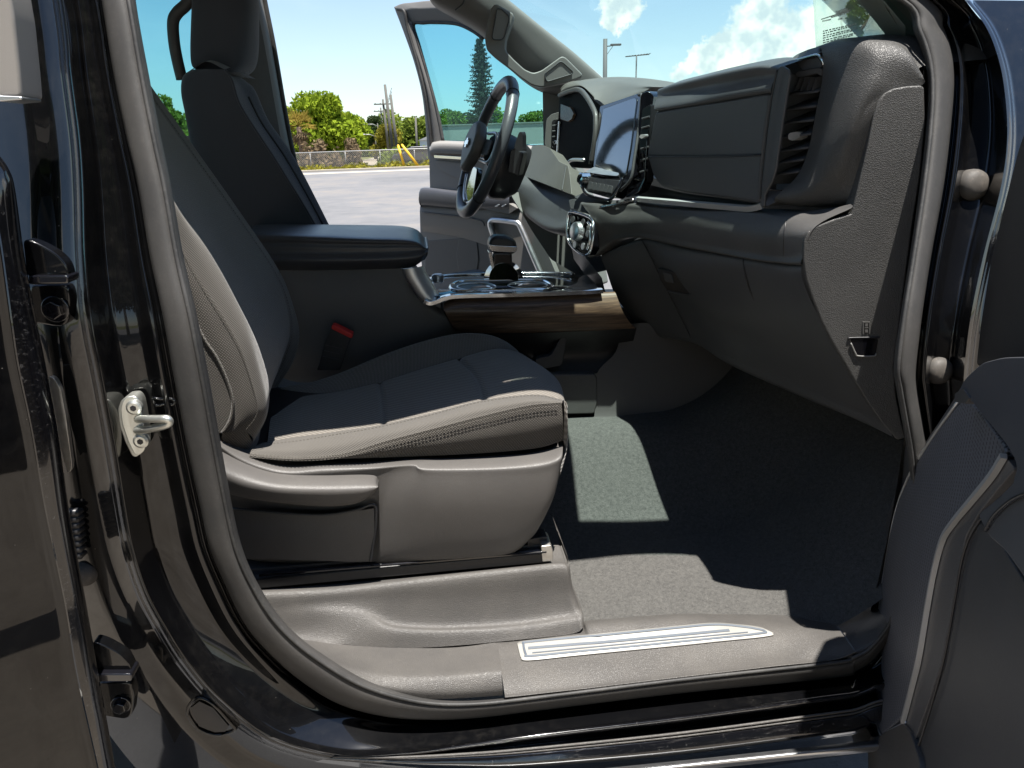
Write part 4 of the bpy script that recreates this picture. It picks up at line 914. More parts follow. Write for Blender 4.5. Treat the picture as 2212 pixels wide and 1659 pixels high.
# lower recess and bracket, tunnel wall
loft('console_pocket', [Q([(1000,716),(1100,720),(1200,718),(1300,712),(1375,708)], 1.772), Q([(1010,760),(1100,762),(1200,765),(1300,760),(1365,745)], 1.815), Q([(1040,800),(1120,803),(1200,808),(1290,806),(1345,780)], 1.80)], 'black_plastic', CON, per=6, cper=5, angle=180)
plate('pocket_rib', rpoly(Q([(1155,775),(1190,768),(1210,730),(1225,728),(1215,790),(1160,800)], 1.785), .01), V3(0, .03, 0), 'dark_plastic', CON, .008)
plate('console_foot', rpoly(Q([(1170,809),(1284,808),(1290,815),(1291,870),(1284,894),(1170,897)], 1.775), .006), V3(0, .12, 0), 'pillar_trim', CON, .006, label='sunlit grey foot panel of the console')
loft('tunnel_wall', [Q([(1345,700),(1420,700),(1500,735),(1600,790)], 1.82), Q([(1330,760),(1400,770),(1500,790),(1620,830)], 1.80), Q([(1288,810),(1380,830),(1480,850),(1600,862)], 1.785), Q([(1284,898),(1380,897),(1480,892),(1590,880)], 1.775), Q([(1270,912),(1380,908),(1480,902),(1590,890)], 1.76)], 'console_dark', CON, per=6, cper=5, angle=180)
plate('console_core', [V3(-.55, 1.86, .62), V3(.62, 1.86, .62), V3(.62, 1.86, .98), V3(.02, 1.86, 1.0), V3(-.05, 1.86, 1.10), V3(-.55, 1.86, 1.12)], V3(0, .26, 0), 'black_plastic', CON, 0)
# ================================================================== dashboard
DASH = link('dashboard', None, TRUCK, (.7, 1.95, 1.0)); DASH['label'] = 'dark grey soft touch dashboard with vents, screen and glovebox'
DF = plane3(PY(1660, 198, 1.3), PY(1414, 240, 1.72), PY(1640, 440, 1.3))
def pdf(L, off=0.0): return [PP(u, v, DF, off) for u, v in L]
ahead = V3(.05, 0, 0)
# upper pad along the windshield
a1 = Q([(1692,143,1.275),(1640,140,1.34),(1560,155,1.46),(1500,170,1.58),(1455,181,1.68),(1430,190,1.75)])
a0 = [p + V3(.10, 0, .0) for p in a1]; a00 = [V3(.98, p[1], 1.40) for p in a1]
a15 = Q([(1676,165,1.285),(1640,168,1.335),(1560,182,1.45),(1500,194,1.57),(1450,204,1.67),(1420,210,1.74)])
a2 = pdf([(1668,199),(1640,202),(1560,216),(1500,226),(1450,234),(1415,239)], .004)
loft('upper_pad', [a00, a0, a1, a15, a2, [p + ahead for p in a2]], 'dash_soft', DASH, per=7, cper=5, angle=180)
# upper glovebox door, padded, two panels with seam
door_o = [(1415,241),(1474,230),(1560,217),(1655,200),(1663,204),(1661,228),(1652,290),(1645,345),(1641,400),(1640,439),(1560,427),(1474,415),(1425,402),(1410,380),(1397,335)]
UG = plate('upper_glovebox', rpoly(pdf(door_o, .002), .01), DF[1] * -.04, 'dash_soft', DASH, .007, label='padded upper glovebox door with stitched seam')
tube('glovebox_seam', catmull(pdf([(1399,338),(1474,339),(1560,338),(1643,335)], .0025), 6), .0020, 'black_plastic', DASH, n=6, angle=180)
stitch(catmull(pdf([(1399,335),(1474,336),(1560,335),(1643,332)], .003), 8)).build('glovebox_stitching', 'thread_dark', DASH, kind='stuff', angle=0)
# divider left of the vent
strip = [(1677,148),(1688,141),(1702,150),(1706,162),(1692,250),(1676,365),(1668,392),(1652,420),(1650,448),(1641,446),(1642,400),(1650,320),(1664,215)]
plate('vent_divider', rpoly(pdf(strip, .004), .004), DF[1] * -.006, 'dash_soft', DASH, .006)
tube('divider_seam', catmull(pdf([(1679,150),(1666,215),(1653,310),(1644,395),(1642,430)], .009), 6), .0018, 'black_plastic', DASH, n=6, angle=180)
# side cap (grained)
A_ = [(1776,110,1.240),(1826,90,1.18),(1888,93,1.125),(1958,116,1.095),(1994,166,1.085)]
T0 = [(1774,99,1.275),(1824,85,1.25),(1888,77,1.205),(1950,86,1.14),(1997,142,1.10)]
B_ = [(1777,165,1.228),(1826,160,1.15),(1882,163,1.105),(1936,180,1.093),(1990,185,1.085)]
C_ = [(1763,240,1.225),(1802,240,1.155),(1842,240,1.115),(1870,240,1.105),(1892,238,1.10)]
D_ = [(1747,320,1.235),(1782,320,1.16),(1818,322,1.125),(1848,324,1.115),(1873,325,1.11)]
E_ = [(1722,380,1.24),(1762,385,1.175),(1798,388,1.145),(1832,390,1.13),(1857,392,1.12)]
F_ = [(1672,432,1.26),(1716,440,1.225),(1764,441,1.19),(1804,440,1.16),(1844,438,1.135)]
rows = [Q(r_) for r_ in (T0, A_, B_, C_, D_, E_, F_)]
rows = [[p + V3(.14, .02, .01) for p in rows[0]]] + rows + [[p + V3(.06, .03, -.01) for p in rows[-1]]]
CAP = loft('dash_side_cap', rows, 'dash_grain', DASH, per=9, cper=7, angle=180, label='sunlit grained end cap of the dashboard beside the vent')
# cap inner return into the vent
lft = [r_[0] for r_ in rows[1:-1]]
loft('cap_return', [lft, [p + V3(.05, .02, 0) for p in lft]], 'dash_soft', DASH, per=8, cper=2, angle=180, face=(-.4, 1, 0))
# brow over the vent with chrome strip
brow = Q([(1712,124,1.31),(1722,117,1.31),(1745,107,1.29),(1776,98,1.272),(1779,112,1.245),(1766,116,1.25),(1740,121,1.275),(1718,131,1.30)])
plate('vent_brow', rpoly(brow, .003), V3(.06, .0, -.004), 'dash_soft', DASH, .004)
tube('brow_chrome', catmull(Q([(1717,131,1.296),(1742,124,1.27),(1762,119,1.25),(1771,122,1.240),(1776,130,1.234),(1779,140,1.232)]), 6), .0026, 'chrome', DASH, n=8, angle=180)
plate('brow_under', rpoly(Q([(1718,134,1.30),(1742,128,1.28),(1766,123,1.255),(1776,138,1.24),(1774,146,1.245),(1734,152,1.28)]), .002), V3(.05, 0, 0), 'dark_plastic', DASH, .002)
tube('chin_chrome', catmull(Q([(1662,411,1.30),(1680,412,1.285),(1702,411,1.262),(1708,406,1.256),(1711,398,1.252)]), 6), .0026, 'chrome', DASH, n=8, angle=180)
plate('vent_chin', rpoly(Q([(1660,412,1.29),(1690,413,1.275),(1706,412,1.262),(1700,425,1.26),(1676,436,1.262),(1655,446,1.275),(1652,430,1.285)]), .004), V3(.06, 0, 0), 'dash_soft', DASH, .004)
# vent
VENT = link('air_vent', None, TRUCK, PY(1725, 280, 1.28)); VENT['label'] = 'tall passenger air vent with chrome tab at dash end'
vo = [(1712,162,1.295),(1776,148,1.235),(1764,230,1.235),(1747,320,1.24),(1724,376,1.25),(1705,392,1.26),(1672,398,1.30),(1688,320,1.30),(1700,240,1.30)]
plate('vent_back', [p + V3(.055, 0, 0) for p in Q(vo)], V3(.03, 0, 0), 'black_plastic', VENT, 0)
lw = Q([(1704,160,1.305),(1692,240,1.305),(1679,320,1.305),(1664,398,1.305)])
loft('vent_wall', [lw, [p + V3(.06, -.01, 0) for p in lw]], 'dark_plastic', VENT, per=5, cper=2, angle=180, face=(0, -1, 0))
def vl(v): return np.interp(v, [160, 240, 320, 398], [1706, 1693, 1680, 1665])
def vr(v): return np.interp(v, [148, 230, 320, 376, 395], [1776, 1764, 1747, 1724, 1704])
plate('vent_bezel', rpoly(Q([(1716,163,1.298),(1722,155,1.29),(1768,147,1.24),(1776,150,1.236),(1774,165,1.236),(1765,158,1.243),(1726,167,1.288)]), .002), V3(.03, 0, 0), 'dash_soft', VENT, .002)
for v in (200, 232, 262, 292, 322, 348, 374):
    a, b = PY(vl(v) + 2, v + 3, 1.298), PY(vr(v) - 1, v - 5, 1.242)
    G().plate([a, b, b + V3(.05, 0, .018), a + V3(.05, 0, .018)], V3(0, 0, -.004)).build('vent_slat', 'dark_plastic', VENT, angle=30, bevel=.001)
for k in range(4):
    u = 1722 + k * 12; a, b = PY(u + 6, 166, 1.29 - k * .013), PY(u - 5, 196, 1.29 - k * .013)
    G().plate([a, b, b + V3(.04, .006, 0), a + V3(.04, .006, 0)], V3(0, .002, 0)).build('vent_vane', 'dash_soft', VENT, angle=30)
plate('vent_tab', rpoly(Q([(1702,292),(1706,287),(1722,284),(1729,287),(1728,297),(1712,304),(1703,301)], 1.262), .002), V3(.02, .01, 0), 'door_trim_silver', VENT, .002)
plate('tab_stem', rpoly(Q([(1712,290),(1742,277),(1744,286),(1718,300)], 1.268), .002), V3(.02, .01, 0), 'black_plastic', VENT, .002)
# shelf + chrome strip
loft('dash_shelf', [pdf([(1641,440),(1560,428),(1474,416),(1415,402),(1388,396)], -.03), pdf([(1650,447),(1560,438),(1474,430),(1400,423),(1375,421)], -.03), Q([(1645,452,1.30),(1560,446,1.42),(1474,441,1.56),(1400,434,1.70),(1370,432,1.77)])], 'black_plastic', DASH, per=6, cper=3, angle=180)
tube('dash_chrome', catmull(Q([(1378,430,1.752),(1474,438.5,1.552),(1560,446,1.418),(1612,450,1.342),(1632,448,1.315),(1647,444,1.298)]), 7), 1.0, 'door_trim_silver', DASH, prof=[(-.0055, -.004), (.0055, -.004), (.0055, .004), (-.0055, .004)], up=V3(-.4, 0, 1), angle=30, label='chrome strip along the dash shelf')
# mid pad
mp = [[(1842,440,1.108),(1786,451,1.165),(1700,459,1.245),(1640,456,1.315),(1474,449,1.57),(1400,443,1.71),(1345,437,1.80),(1295,438,1.86),(1258,436,1.93)],
      [(1838,450,1.098),(1776,470,1.13),(1694,474,1.215),(1638,470,1.29),(1474,461,1.545),(1400,457,1.69),(1345,455,1.785),(1292,453,1.84),(1262,448,1.90)],
      [(1765,487,1.115),(1745,500,1.120),(1688,508,1.20),(1632,505,1.275),(1474,488,1.535),(1395,478,1.685),(1340,478,1.78),(1292,478,1.835),(1276,470,1.86)],
      [(1742,540,1.118),(1735,548,1.125),(1688,552,1.20),(1625,545,1.285),(1474,518,1.54),(1388,503,1.70),(1335,505,1.79),(1292,512,1.84),(1278,520,1.85)],
      [(1734,572,1.125),(1728,573,1.135),(1688,569,1.205),(1620,560,1.295),(1474,533,1.555),(1384,514,1.72),(1335,520,1.80),(1292,548,1.85),(1272,556,1.86)]]
mpr = [Q(r_) for r_ in mp]; loft('mid_pad', [[p + V3(.06, .01, .0) for p in mpr[0]]] + mpr + [[p + V3(.07, .01, .01) for p in mpr[-1]]], 'leather_lit', DASH, per=7, cper=6, angle=180)
tube('pad_seam', catmull([mpr[0][2] * .0 + p + V3(0, -.001, 0) for p in Q([(1704,462,1.235),(1697,480,1.205),(1693,510,1.193),(1692,545,1.194),(1692,569,1.2)])], 6), .0012, 'black_plastic', DASH, n=6, angle=180)
# lower dash and glovebox
lg = [[(1732,575,1.130),(1690,571,1.212),(1605,558,1.33),(1474,535,1.575),(1388,517,1.735),(1300,550,1.86)],
      [(1748,640,1.118),(1700,628,1.20),(1612,610,1.325),(1482,588,1.56),(1405,560,1.72),(1310,585,1.86)],
      [(1790,720,1.108),(1725,700,1.20),(1632,680,1.335),(1505,650,1.55),(1430,615,1.71),(1330,640,1.86)],
      [(1860,835,1.095),(1775,790,1.20),(1672,750,1.34),(1540,705,1.55),(1460,672,1.70),(1360,680,1.86)],
      [(1918,920,1.08),(1828,872,1.19),(1712,822,1.34),(1568,762,1.54),(1485,715,1.69),(1385,705,1.86)],
      [(1934,946,1.078),(1842,902,1.19),(1722,852,1.35),(1575,787,1.55),(1492,738,1.70),(1400,725,1.86)]]
lgr = [Q(r_) for r_ in lg]; loft('lower_dash', [[p + V3(.05, 0, .0) for p in lgr[0]]] + lgr + [[p + V3(.05, 0, .0) for p in lgr[-1]], [p + V3(.28, 0, .06) for p in lgr[-1]]], 'dash_soft', DASH, per=9, cper=6, angle=180)
tube('lower_seam', catmull(Q([(1605,560,1.325),(1610,595,1.318),(1622,632,1.318),(1650,690,1.322),(1690,757,1.325),(1728,815,1.328),(1756,850,1.33)]), 8), .0016, 'black_plastic', DASH, n=6, angle=180)
tube('lower_seam', catmull(Q([(1386,518,1.727),(1402,548,1.712),(1425,595,1.70),(1455,655,1.69),(1480,705,1.685),(1496,738,1.69)]), 8), .0016, 'black_plastic', DASH, n=6, angle=180)
GL = plane3(PY(1422, 580, 1.69), PY(1478, 592, 1.59), PY(1485, 632, 1.585))
plate('glovebox_handle', rpoly([PP(u, v, GL, .004) for u, v in [(1420,579),(1472,590),(1479,595),(1492,634),(1487,637),(1440,628),(1424,604)]], .004), GL[1] * -.03, 'black_plastic', DASH, .003)
tube('handle_lip', [PP(u, v, GL, .005) for u, v in [(1441,629),(1488,638),(1493,634)]], .0015, 'dash_soft', DASH, n=6)
plate('handle_button', rpoly([PP(u, v, GL, .006) for u, v in [(1432,588),(1450,592),(1455,612),(1436,608)]], .003), GL[1] * -.02, 'dash_soft', DASH, .002)
# end panel
EPL = plane3(PY(1985, 190, 1.083), PY(1742, 553, 1.118), PY(1940, 945, 1.06))
ep = [(1888,246),(1899,216),(1912,200),(1931,191),(1960,186),(1990,184),(1997,189),(1999,267),(1988,383),(1971,490),(1963,553),(1945,686),(1931,795),(1937,860),(1950,920),(1957,947),(1938,951),(1908,918),(1875,870),(1848,826),(1825,786),(1798,740),(1775,696),(1755,645),(1741,603),(1735,560),(1737,520),(1744,502),(1760,490),(1800,474),(1838,462),(1845,440),(1861,370),(1875,310)]
EPO = plate('dash_end_panel', [PP(u, v, EPL, .004) for u, v in ep], EPL[1] * -.05, 'dash_grain', TRUCK, .006, label='grained dash end panel with fuse pocket')
# pocket: raised rim with dark well and bright lower lip
pk = [(1835,731),(1894,730),(1897,735),(1892,764),(1888,768),(1853,768),(1849,765),(1837,738)]
plate('panel_pocket', rpoly([PP(u, v, EPL, .0052) for u, v in pk], .003), EPL[1] * -.03, 'gloss_black', EPO, .0008)
tube('pocket_lip', catmull([PP(u, v, EPL, .0058) for u, v in [(1838,741),(1848,763),(1854,769),(1888,769),(1893,763)]], 5), .0013, 'pillar_trim_far', EPO, n=6, angle=180)
tube('pocket_lip', catmull([PP(u, v, EPL, .0052) for u, v in [(1837,732),(1835,730),(1893,729),(1897,731)]], 5), .0014, 'black_plastic', EPO, n=6, angle=180)
mk_ = G()
for (x0, y0, x1, y1) in ((1864,695,1866,722),(1878,695,1880,722),(1866,695,1878,697),(1868,707,1876,709),(1869,699,1875,705),(1869,712,1875,718)):
    mk_.plate([PP(x0, y0, EPL, .0055), PP(x1, y0, EPL, .0055), PP(x1, y1, EPL, .0055), PP(x0, y1, EPL, .0055)], EPL[1] * -.004)
mk_.build('moulded_symbol', 'pillar_trim', EPO, angle=20)
# dark filler between end panel and seal
fl = [(1994,150),(1997,189),(1999,267),(1988,383),(1971,490),(1963,553),(1945,686),(1931,795),(1937,860),(1957,947)]
fl2 = [(2012,140),(2017,189),(2017,267),(2005,383),(1989,490),(1981,553),(1961,686),(1947,795),(1954,860),(1976,960)]
loft('end_filler', [Q(fl, 1.10), Q(fl2, yapA, .035)], 'black_plastic', TRUCK, per=5, cper=2, angle=180)
loft('end_filler_lip', [[p + V3(.004, 0, 0) for p in Q(fl2, yapA, .05)], [p + V3(.03, 0, 0) for p in Q(fl2, yapA, .045)]], 'seal_dark', TRUCK, per=5, cper=2, angle=180)
plate('end_backing', Q([(1985,110),(2035,110),(2036,300),(2010,480),(1975,480)], 1.135), V3(.01, .01, 0), 'black_plastic', TRUCK, 0)
# core
plate('dash_core', [V3(.74, 1.16, 1.02), V3(1.0, 1.16, 1.0), V3(1.0, 1.16, 1.40), V3(.80, 1.16, 1.43), V3(.72, 1.16, 1.30)], V3(0, 1.52, 0), 'black_plastic', DASH, 0)

# ---- centre stack: screen, hvac keys
SCR = link('touch_screen', None, TRUCK, PY(1335, 300, 1.9)); SCR['label'] = 'glossy black touch screen reflecting sky, centre of dash'
SPN = (PY(1335, 295, 1.91), V3(-0.9388, -0.1995, 0.2808))
plate('screen_bezel', rpoly([PP(u, v, SPN, -.001) for u, v in [(1296,229),(1377,202),(1386,203),(1390,210),(1374,330),(1366,385),(1325,425),(1300,424),(1280,410),(1282,355)]], .006), SPN[1] * -.03, 'gloss_black', SCR, .005)
plate('screen_pane', rpoly([PP(u, v, SPN, .0015) for u, v in [(1303,234),(1371,210),(1376,214),(1362,320),(1352,378),(1340,386),(1285,356),(1290,320)]], .006), SPN[1] * -.01, 'screen_glass', SCR, .002)
tube('screen_edge', catmull([PP(u, v, SPN, .002) for u, v in [(1380,205),(1386,212),(1378,290),(1370,345),(1362,388),(1340,412)]], 6), .004, 'dark_plastic', SCR, n=8, angle=180)
side = Q([(1384,203,1.80),(1398,196,1.79),(1412,205,1.78),(1398,300,1.76),(1392,390,1.76),(1380,415,1.76),(1350,428,1.78),(1366,385,1.81),(1374,330,1.81)])
plate('stack_side', rpoly(side, .006), V3(.03, .02, 0), 'gloss_black', SCR, .004)
plate('center_vent', rpoly(Q([(1388,235,1.775),(1406,225,1.765),(1404,300,1.762),(1396,395,1.765),(1380,398,1.785),(1380,320,1.79)]), .004), V3(.02, .01, 0), 'black_plastic', SCR, .003)
for v in (255, 275, 320, 345, 370): tube('center_slat', [PY(1382 + (370 - v) * .04, v + 2, 1.772), PY(1400 + (370 - v) * .03, v - 3, 1.760)], .0025, 'dark_plastic', SCR, n=6)
plate('center_tab', rpoly(Q([(1380,296),(1384,291),(1393,290),(1394,295),(1386,300)], 1.755), .002), V3(.01, .006, 0), 'door_trim_silver', SCR, .0015)
HV = link('climate_controls', None, TRUCK, PY(1305, 395, 1.9)); HV['label'] = 'chrome edged climate control keys below the screen'
plate('control_ledge', rpoly(Q([(1264,371,1.96),(1284,360,1.97),(1300,364,1.95),(1330,368,1.88),(1344,372,1.84),(1332,380,1.84),(1300,377,1.88)]), .003), V3(.04, .02, -.01), 'satin_silver', HV, .003)
plate('control_face', rpoly(Q([(1262,380,1.95),(1285,382,1.92),(1318,388,1.85),(1340,390,1.82),(1316,428,1.82),(1270,415,1.91),(1256,400,1.96)]), .004), V3(.05, .03, 0), 'black_plastic', HV, .003)
for k in range(6):
    u = 1276 + k * 8.5; y = 1.905 - k * .015
    plate('key', rpoly([PY(u, 394 + k * 1.6, y), PY(u + 7, 395.5 + k * 1.6, y - .01), PY(u + 4, 412 + k * 1.6, y - .012), PY(u - 4, 410 + k * 1.4, y)], .002), V3(-.004, 0, .003), 'dash_soft', HV, .001)
c = PY(1262, 387, 1.945); G().tube([c + V3(.02, .0, 0), c + V3(-.012, -.004, .002), c + V3(-.016, -.005, .003)], [.017, .016, .011], n=20).build('volume_knob', 'chrome', HV, angle=35)
tube('control_rim', catmull(Q([(1256,402,1.955),(1268,420,1.91),(1300,430,1.85),(1318,431,1.815),(1332,415,1.80),(1345,385,1.80)]), 6), .004, 'gloss_black', HV, n=8, angle=180)
plate('stack_ledge', rpoly(Q([(1240,425,1.99),(1262,415,1.96),(1300,432,1.87),(1345,432,1.79),(1368,428,1.77),(1350,440,1.78),(1296,446,1.85),(1262,440,1.92)]), .005), V3(.02, .02, -.02), 'dash_soft', DASH, .004)
tube('ledge_chrome', catmull(Q([(1296,447,1.84),(1320,443,1.81),(1345,438,1.785),(1370,431,1.765)]), 5), .003, 'chrome', DASH, n=8, angle=180)
plate('ledge_nose', rpoly(Q([(1228,432,2.0),(1250,428,1.97),(1290,446,1.85),(1290,470,1.845),(1262,460,1.90),(1232,450,1.98)]), .004), V3(.04, .03, 0), 'dash_soft', DASH, .004)
# headlight / drive mode panel below
DM = link('drive_controls', None, TRUCK, PY(1250, 505, 1.9)); DM['label'] = 'drive mode knob panel in a bright chrome ring'
DMP = plane3(PY(1230, 462, 1.97), PY(1282, 478, 1.84), PY(1266, 550, 1.85))
oc = [(1228,466),(1236,458),(1270,468),(1281,480),(1283,500),(1278,535),(1268,551),(1250,545),(1230,525),(1225,500)]
plate('control_plate', rpoly([PP(u, v, DMP, -.002) for u, v in oc], .006), DMP[1] * -.03, 'gloss_black', DM, .003)
tube('control_ring', catmull([PP(u, v, DMP, .001) for u, v in oc], 4, True), .0035, 'chrome', DM, n=8, closed=True, angle=180)
c = PP(1252, 500, DMP, 0); n_ = DMP[1]; G().tube([c, c + n_ * .016, c + n_ * .020], [.026, .024, .018], n=26).build('drive_knob', 'satin_silver', DM, angle=35)
for (u, v) in ((1240, 474), (1262, 480), (1244, 528), (1262, 532), (1272, 505)):
    c = PP(u, v, DMP, .0); G().tube([c, c + n_ * .005], .009, n=14).build('control_button', 'satin_silver' if v > 500 else 'dash_soft', DM, angle=35)
tube('side_handle', catmull([PP(u, v, DMP, .010) for u, v in [(1270,480),(1276,490),(1275,520),(1268,540)]], 5), .0035, 'chrome', DM, n=8, angle=180)
# ---- driver side: hood, cluster, knee panel
hd_s = Q([(1216,194,2.52),(1226,182,2.52),(1250,175,2.5),(1304,172,2.42),(1370,177,2.15),(1425,188,1.85)])
hd_n = Q([(1212,199,2.48),(1230,190,2.40),(1256,186,2.30),(1280,207,2.18),(1301,230,2.10),(1388,203,1.93)])
loft('cluster_hood', [[V3(.98, p[1], 1.42) for p in hd_s], [p + V3(.12, 0, -.01) for p in hd_s], hd_s, [(a + b) / 2 + V3(0, 0, .006) for a, b in zip(hd_s, hd_n)], hd_n, [p + V3(.03, 0, -.008) for p in hd_n]], 'dash_sunlit', DASH, per=7, cper=5, angle=180, face=(0, -.4, 1), label='sunlit padded hood over the instrument cluster')
CLP = plane3(PY(1210, 204, 2.48), PY(1300, 230, 2.03), PY(1276, 358, 2.05))
plate('cluster_glass', rpoly([PP(u, v, CLP, -.012) for u, v in [(1208,203),(1252,189),(1301,231),(1290,262),(1289,298),(1278,362),(1226,360),(1206,342)]], .006), CLP[1] * -.04, 'cluster_black', DASH, .004, label='black glossy instrument cluster pane')
tube('cluster_frame', catmull([PP(u, v, CLP, .0) for u, v in [(1209,206),(1228,198),(1250,194),(1266,208),(1284,240),(1287,262),(1285,300),(1277,355)]], 6), .0075, 'leather_lit', DASH, n=10, angle=180)
tube('cluster_chrome', catmull([PP(u, v, CLP, .004) for u, v in [(1222,358),(1232,347),(1245,345),(1262,346)]], 5), .005, 'satin_silver', DASH, n=8, angle=180)
plate('cluster_reflection', rpoly([PP(u, v, CLP, -.004) for u, v in [(1211,224),(1232,232),(1239,245),(1234,258),(1226,263),(1210,257)]], .004), CLP[1] * -.01, 'wood_trim', DASH, .002)  # brown reflection in the cluster, made as a thin plate
plate('dash_left_vent', rpoly(Q([(1176,313),(1180,258),(1190,247),(1211,241),(1211,335),(1190,326)], 2.52), .008), V3(.03, .03, 0), 'pillar_trim_far', DASH, .006, label='grey driver side air vent frame')
plate('left_vent_well', rpoly(Q([(1190,318),(1192,262),(1198,258),(1210,257),(1209,328)], 2.50), .004), V3(.02, .02, 0), 'black_plastic', DASH, .002)
for v in (272, 284, 296, 318): tube('left_slat', Q([(1193, v), (1209, v - 2)], 2.495), .003, 'dark_plastic', DASH, n=6)
plate('left_tab', rpoly(Q([(1193,306),(1199,302),(1206,303),(1205,311),(1196,312)], 2.49), .003), V3(.01, .01, 0), 'chrome', DASH, .002)
tube('vent_chrome', Q([(1209,262),(1204,340)], 2.47), .005, 'satin_silver', DASH, n=8)
KN = plane3(PY(1150, 316, 2.40), PY(1228, 360, 2.10), PY(1133, 380, 2.36))
plate('knee_panel', rpoly([PP(u, v, KN, .0) for u, v in [(1149,315),(1169,312),(1188,320),(1198,334),(1208,349),(1227,358),(1231,380),(1235,421),(1185,401),(1131,380)]], .006), KN[1] * -.05, 'dash_sunlit', DASH, .006, label='sunlit knee panel beside the steering column')
tube('knee_seam', [PP(u, v, KN, .002) for u, v in [(1222,362),(1214,410)]], .0022, 'dark_plastic', DASH, n=6)
kr = [[(1128,378,2.36),(1180,398,2.25),(1236,422,2.05),(1262,440,1.96)], [(1118,395,2.34),(1170,418,2.22),(1232,442,2.03),(1250,452,1.95)], [(1108,410,2.36),(1150,448,2.24),(1210,475,2.06),(1232,480,1.98)], [(1100,414,2.42),(1122,452,2.34),(1172,492,2.15),(1228,506,2.0)], [(1118,420,2.5),(1150,460,2.4),(1200,500,2.2),(1240,520,2.05)]]
loft('knee_bolster', [Q(r_) for r_ in kr], 'dash_soft', DASH, per=8, cper=6, angle=180)
plate('driver_foot_cover', rpoly(Q([(1100,414),(1122,452),(1172,492),(1228,506),(1262,552),(1290,590),(1240,590),(1190,560),(1150,500)], 2.30), .01), V3(.06, .05, 0), 'door_far', DASH, .006)
loft('far_lower_dash', [Q([(1228,506,2.0),(1262,552,1.9),(1300,600,1.88)]), Q([(1240,560,2.1),(1270,600,2.05),(1310,640,2.0)])], 'dash_soft', DASH, per=4, cper=3, angle=180)
# ---- steering wheel
SW = link('steering_wheel', None, TRUCK, PY(1048, 318, 2.2)); SW['label'] = 'black leather steering wheel with silver spokes'
wt, wb = PY(1098, 178, 2.2), PY(1003, 457, 2.2); wc = (wt + wb) / 2; wu = (wt - wb) / 2; WR = np.linalg.norm(wu); wu = wu / WR
wy = V3(-.125, 1, 0); wy -= wu * (wy @ wu); wy /= np.linalg.norm(wy); wn_ = np.cross(wy, wu)
if wn_[0] > 0: wn_ = -wn_
def wp(a, r=1.0, off=0.0): return wc + WR * r * (math.cos(a) * wu + math.sin(a) * wy * 1.0) + wn_ * off
tube('wheel_rim', [wp(2 * math.pi * k / 64) for k in range(64)], [.0172 + .0014 * math.cos(4 * math.pi * k / 64) for k in range(64)], 'leather', SW, n=14, closed=True, angle=180)
for a0_ in (-.62, .62, 2.35, -2.35):
    c = wp(a0_); d = wp(a0_ + .01) - c; d /= np.linalg.norm(d); G().tube([c - d * .0012, c + d * .0012], .0192, n=16).build('rim_seam', 'black_plastic', SW, angle=30)
hub = [wp(a, r_, .02) for a, r_ in [(-2.3,.40),(-1.75,.46),(-1.2,.44),(-.5,.36),(0,.34),(.5,.36),(1.2,.44),(1.75,.46),(2.3,.40),(3.14,.46)]]
plate('airbag_pad', rpoly(hub, .02), wn_ * .035, 'pillar_trim', SW, .014)
def spoke(a0_, a1_, nm, mt, r0=.36, r1=.98, off=.012):
    pts = [wp(a0_ - .16, r0, off), wp(a0_ - .06, r1, 0), wp(a1_ + .06, r1, 0), wp(a1_ + .16, r0, off)]
    plate(nm, rpoly(pts, .012), wn_ * -.018, mt, SW, .006)
spoke(-1.85, -1.25, 'wheel_spoke', 'gloss_black'); spoke(1.25, 1.85, 'wheel_spoke', 'gloss_black'); spoke(2.75, 3.5, 'wheel_spoke', 'gloss_black')
for sg in (-1, 1):
    tube('spoke_trim', catmull([wp(sg * 1.15, .48, .024), wp(sg * 1.3, .80, .012), wp(sg * 1.55, .86, .01), wp(sg * 1.8, .80, .012), wp(sg * 1.98, .48, .024)], 6), .0045, 'satin_silver', SW, n=8, angle=180)
    plate('spoke_keys', rpoly([wp(sg * 1.35, .52, .024), wp(sg * 1.42, .76, .016), wp(sg * 1.70, .76, .016), wp(sg * 1.80, .52, .024)], .008), wn_ * .004, 'dark_plastic', SW, .003)
    tube('rim_trim', [wp(sg * (2.15 + .9 * k / 8), .86 - .12 * math.sin(math.pi * k / 8) * 0, .004) for k in range(9)], .004, 'satin_silver', SW, n=8, angle=180)
def ep_(x, y, off): return wc + wu * y + wy * x + wn_ * off
bow = [(-.028,-.004),(-.024,.009),(-.010,.009),(-.008,.015),(.010,.015),(.012,.007),(.026,.007),(.028,-.006),(.012,-.006),(.010,-.013),(-.009,-.013),(-.011,-.004)]
plate('wheel_emblem', [ep_(x, y - .005, .057) for x, y in bow], wn_ * .004, 'chrome', SW, .001)
# column and stalks
COLM = link('steering_column', None, TRUCK, PY(1100, 370, 2.2)); COLM['label'] = 'black steering column shroud with stalk behind the wheel'
ax = -wn_
c0 = wc + ax * .03
sec = lambda s, t, k: [wc + ax * s + wy * (.075 * t * math.cos(a)) + wu * ((.075 if math.sin(a) > 0 else .155) * k * math.sin(a)) for a in np.linspace(0, 2 * math.pi, 17)[:-1]]
cols = [sec(.02, .6, .6), sec(.04, .78, .78), sec(.06, .78, .85), sec(.10, .70, .8), sec(.13, .5, .6)]
vs = [p for c_ in cols for p in c_]; fs = [(i * 16 + k, i * 16 + (k + 1) % 16, (i + 1) * 16 + (k + 1) % 16, (i + 1) * 16 + k) for i in range(4) for k in range(16)] + [tuple(range(16))]
mk('column_shroud', vs, fs, 'black_plastic', COLM, angle=50)
plate('column_stalk', rpoly(Q([(1110,318),(1116,300),(1121,286),(1126,284),(1129,292),(1129,318),(1131,326),(1118,326)], 2.06), .004), V3(.012, .012, 0), 'black_plastic', COLM, .004)
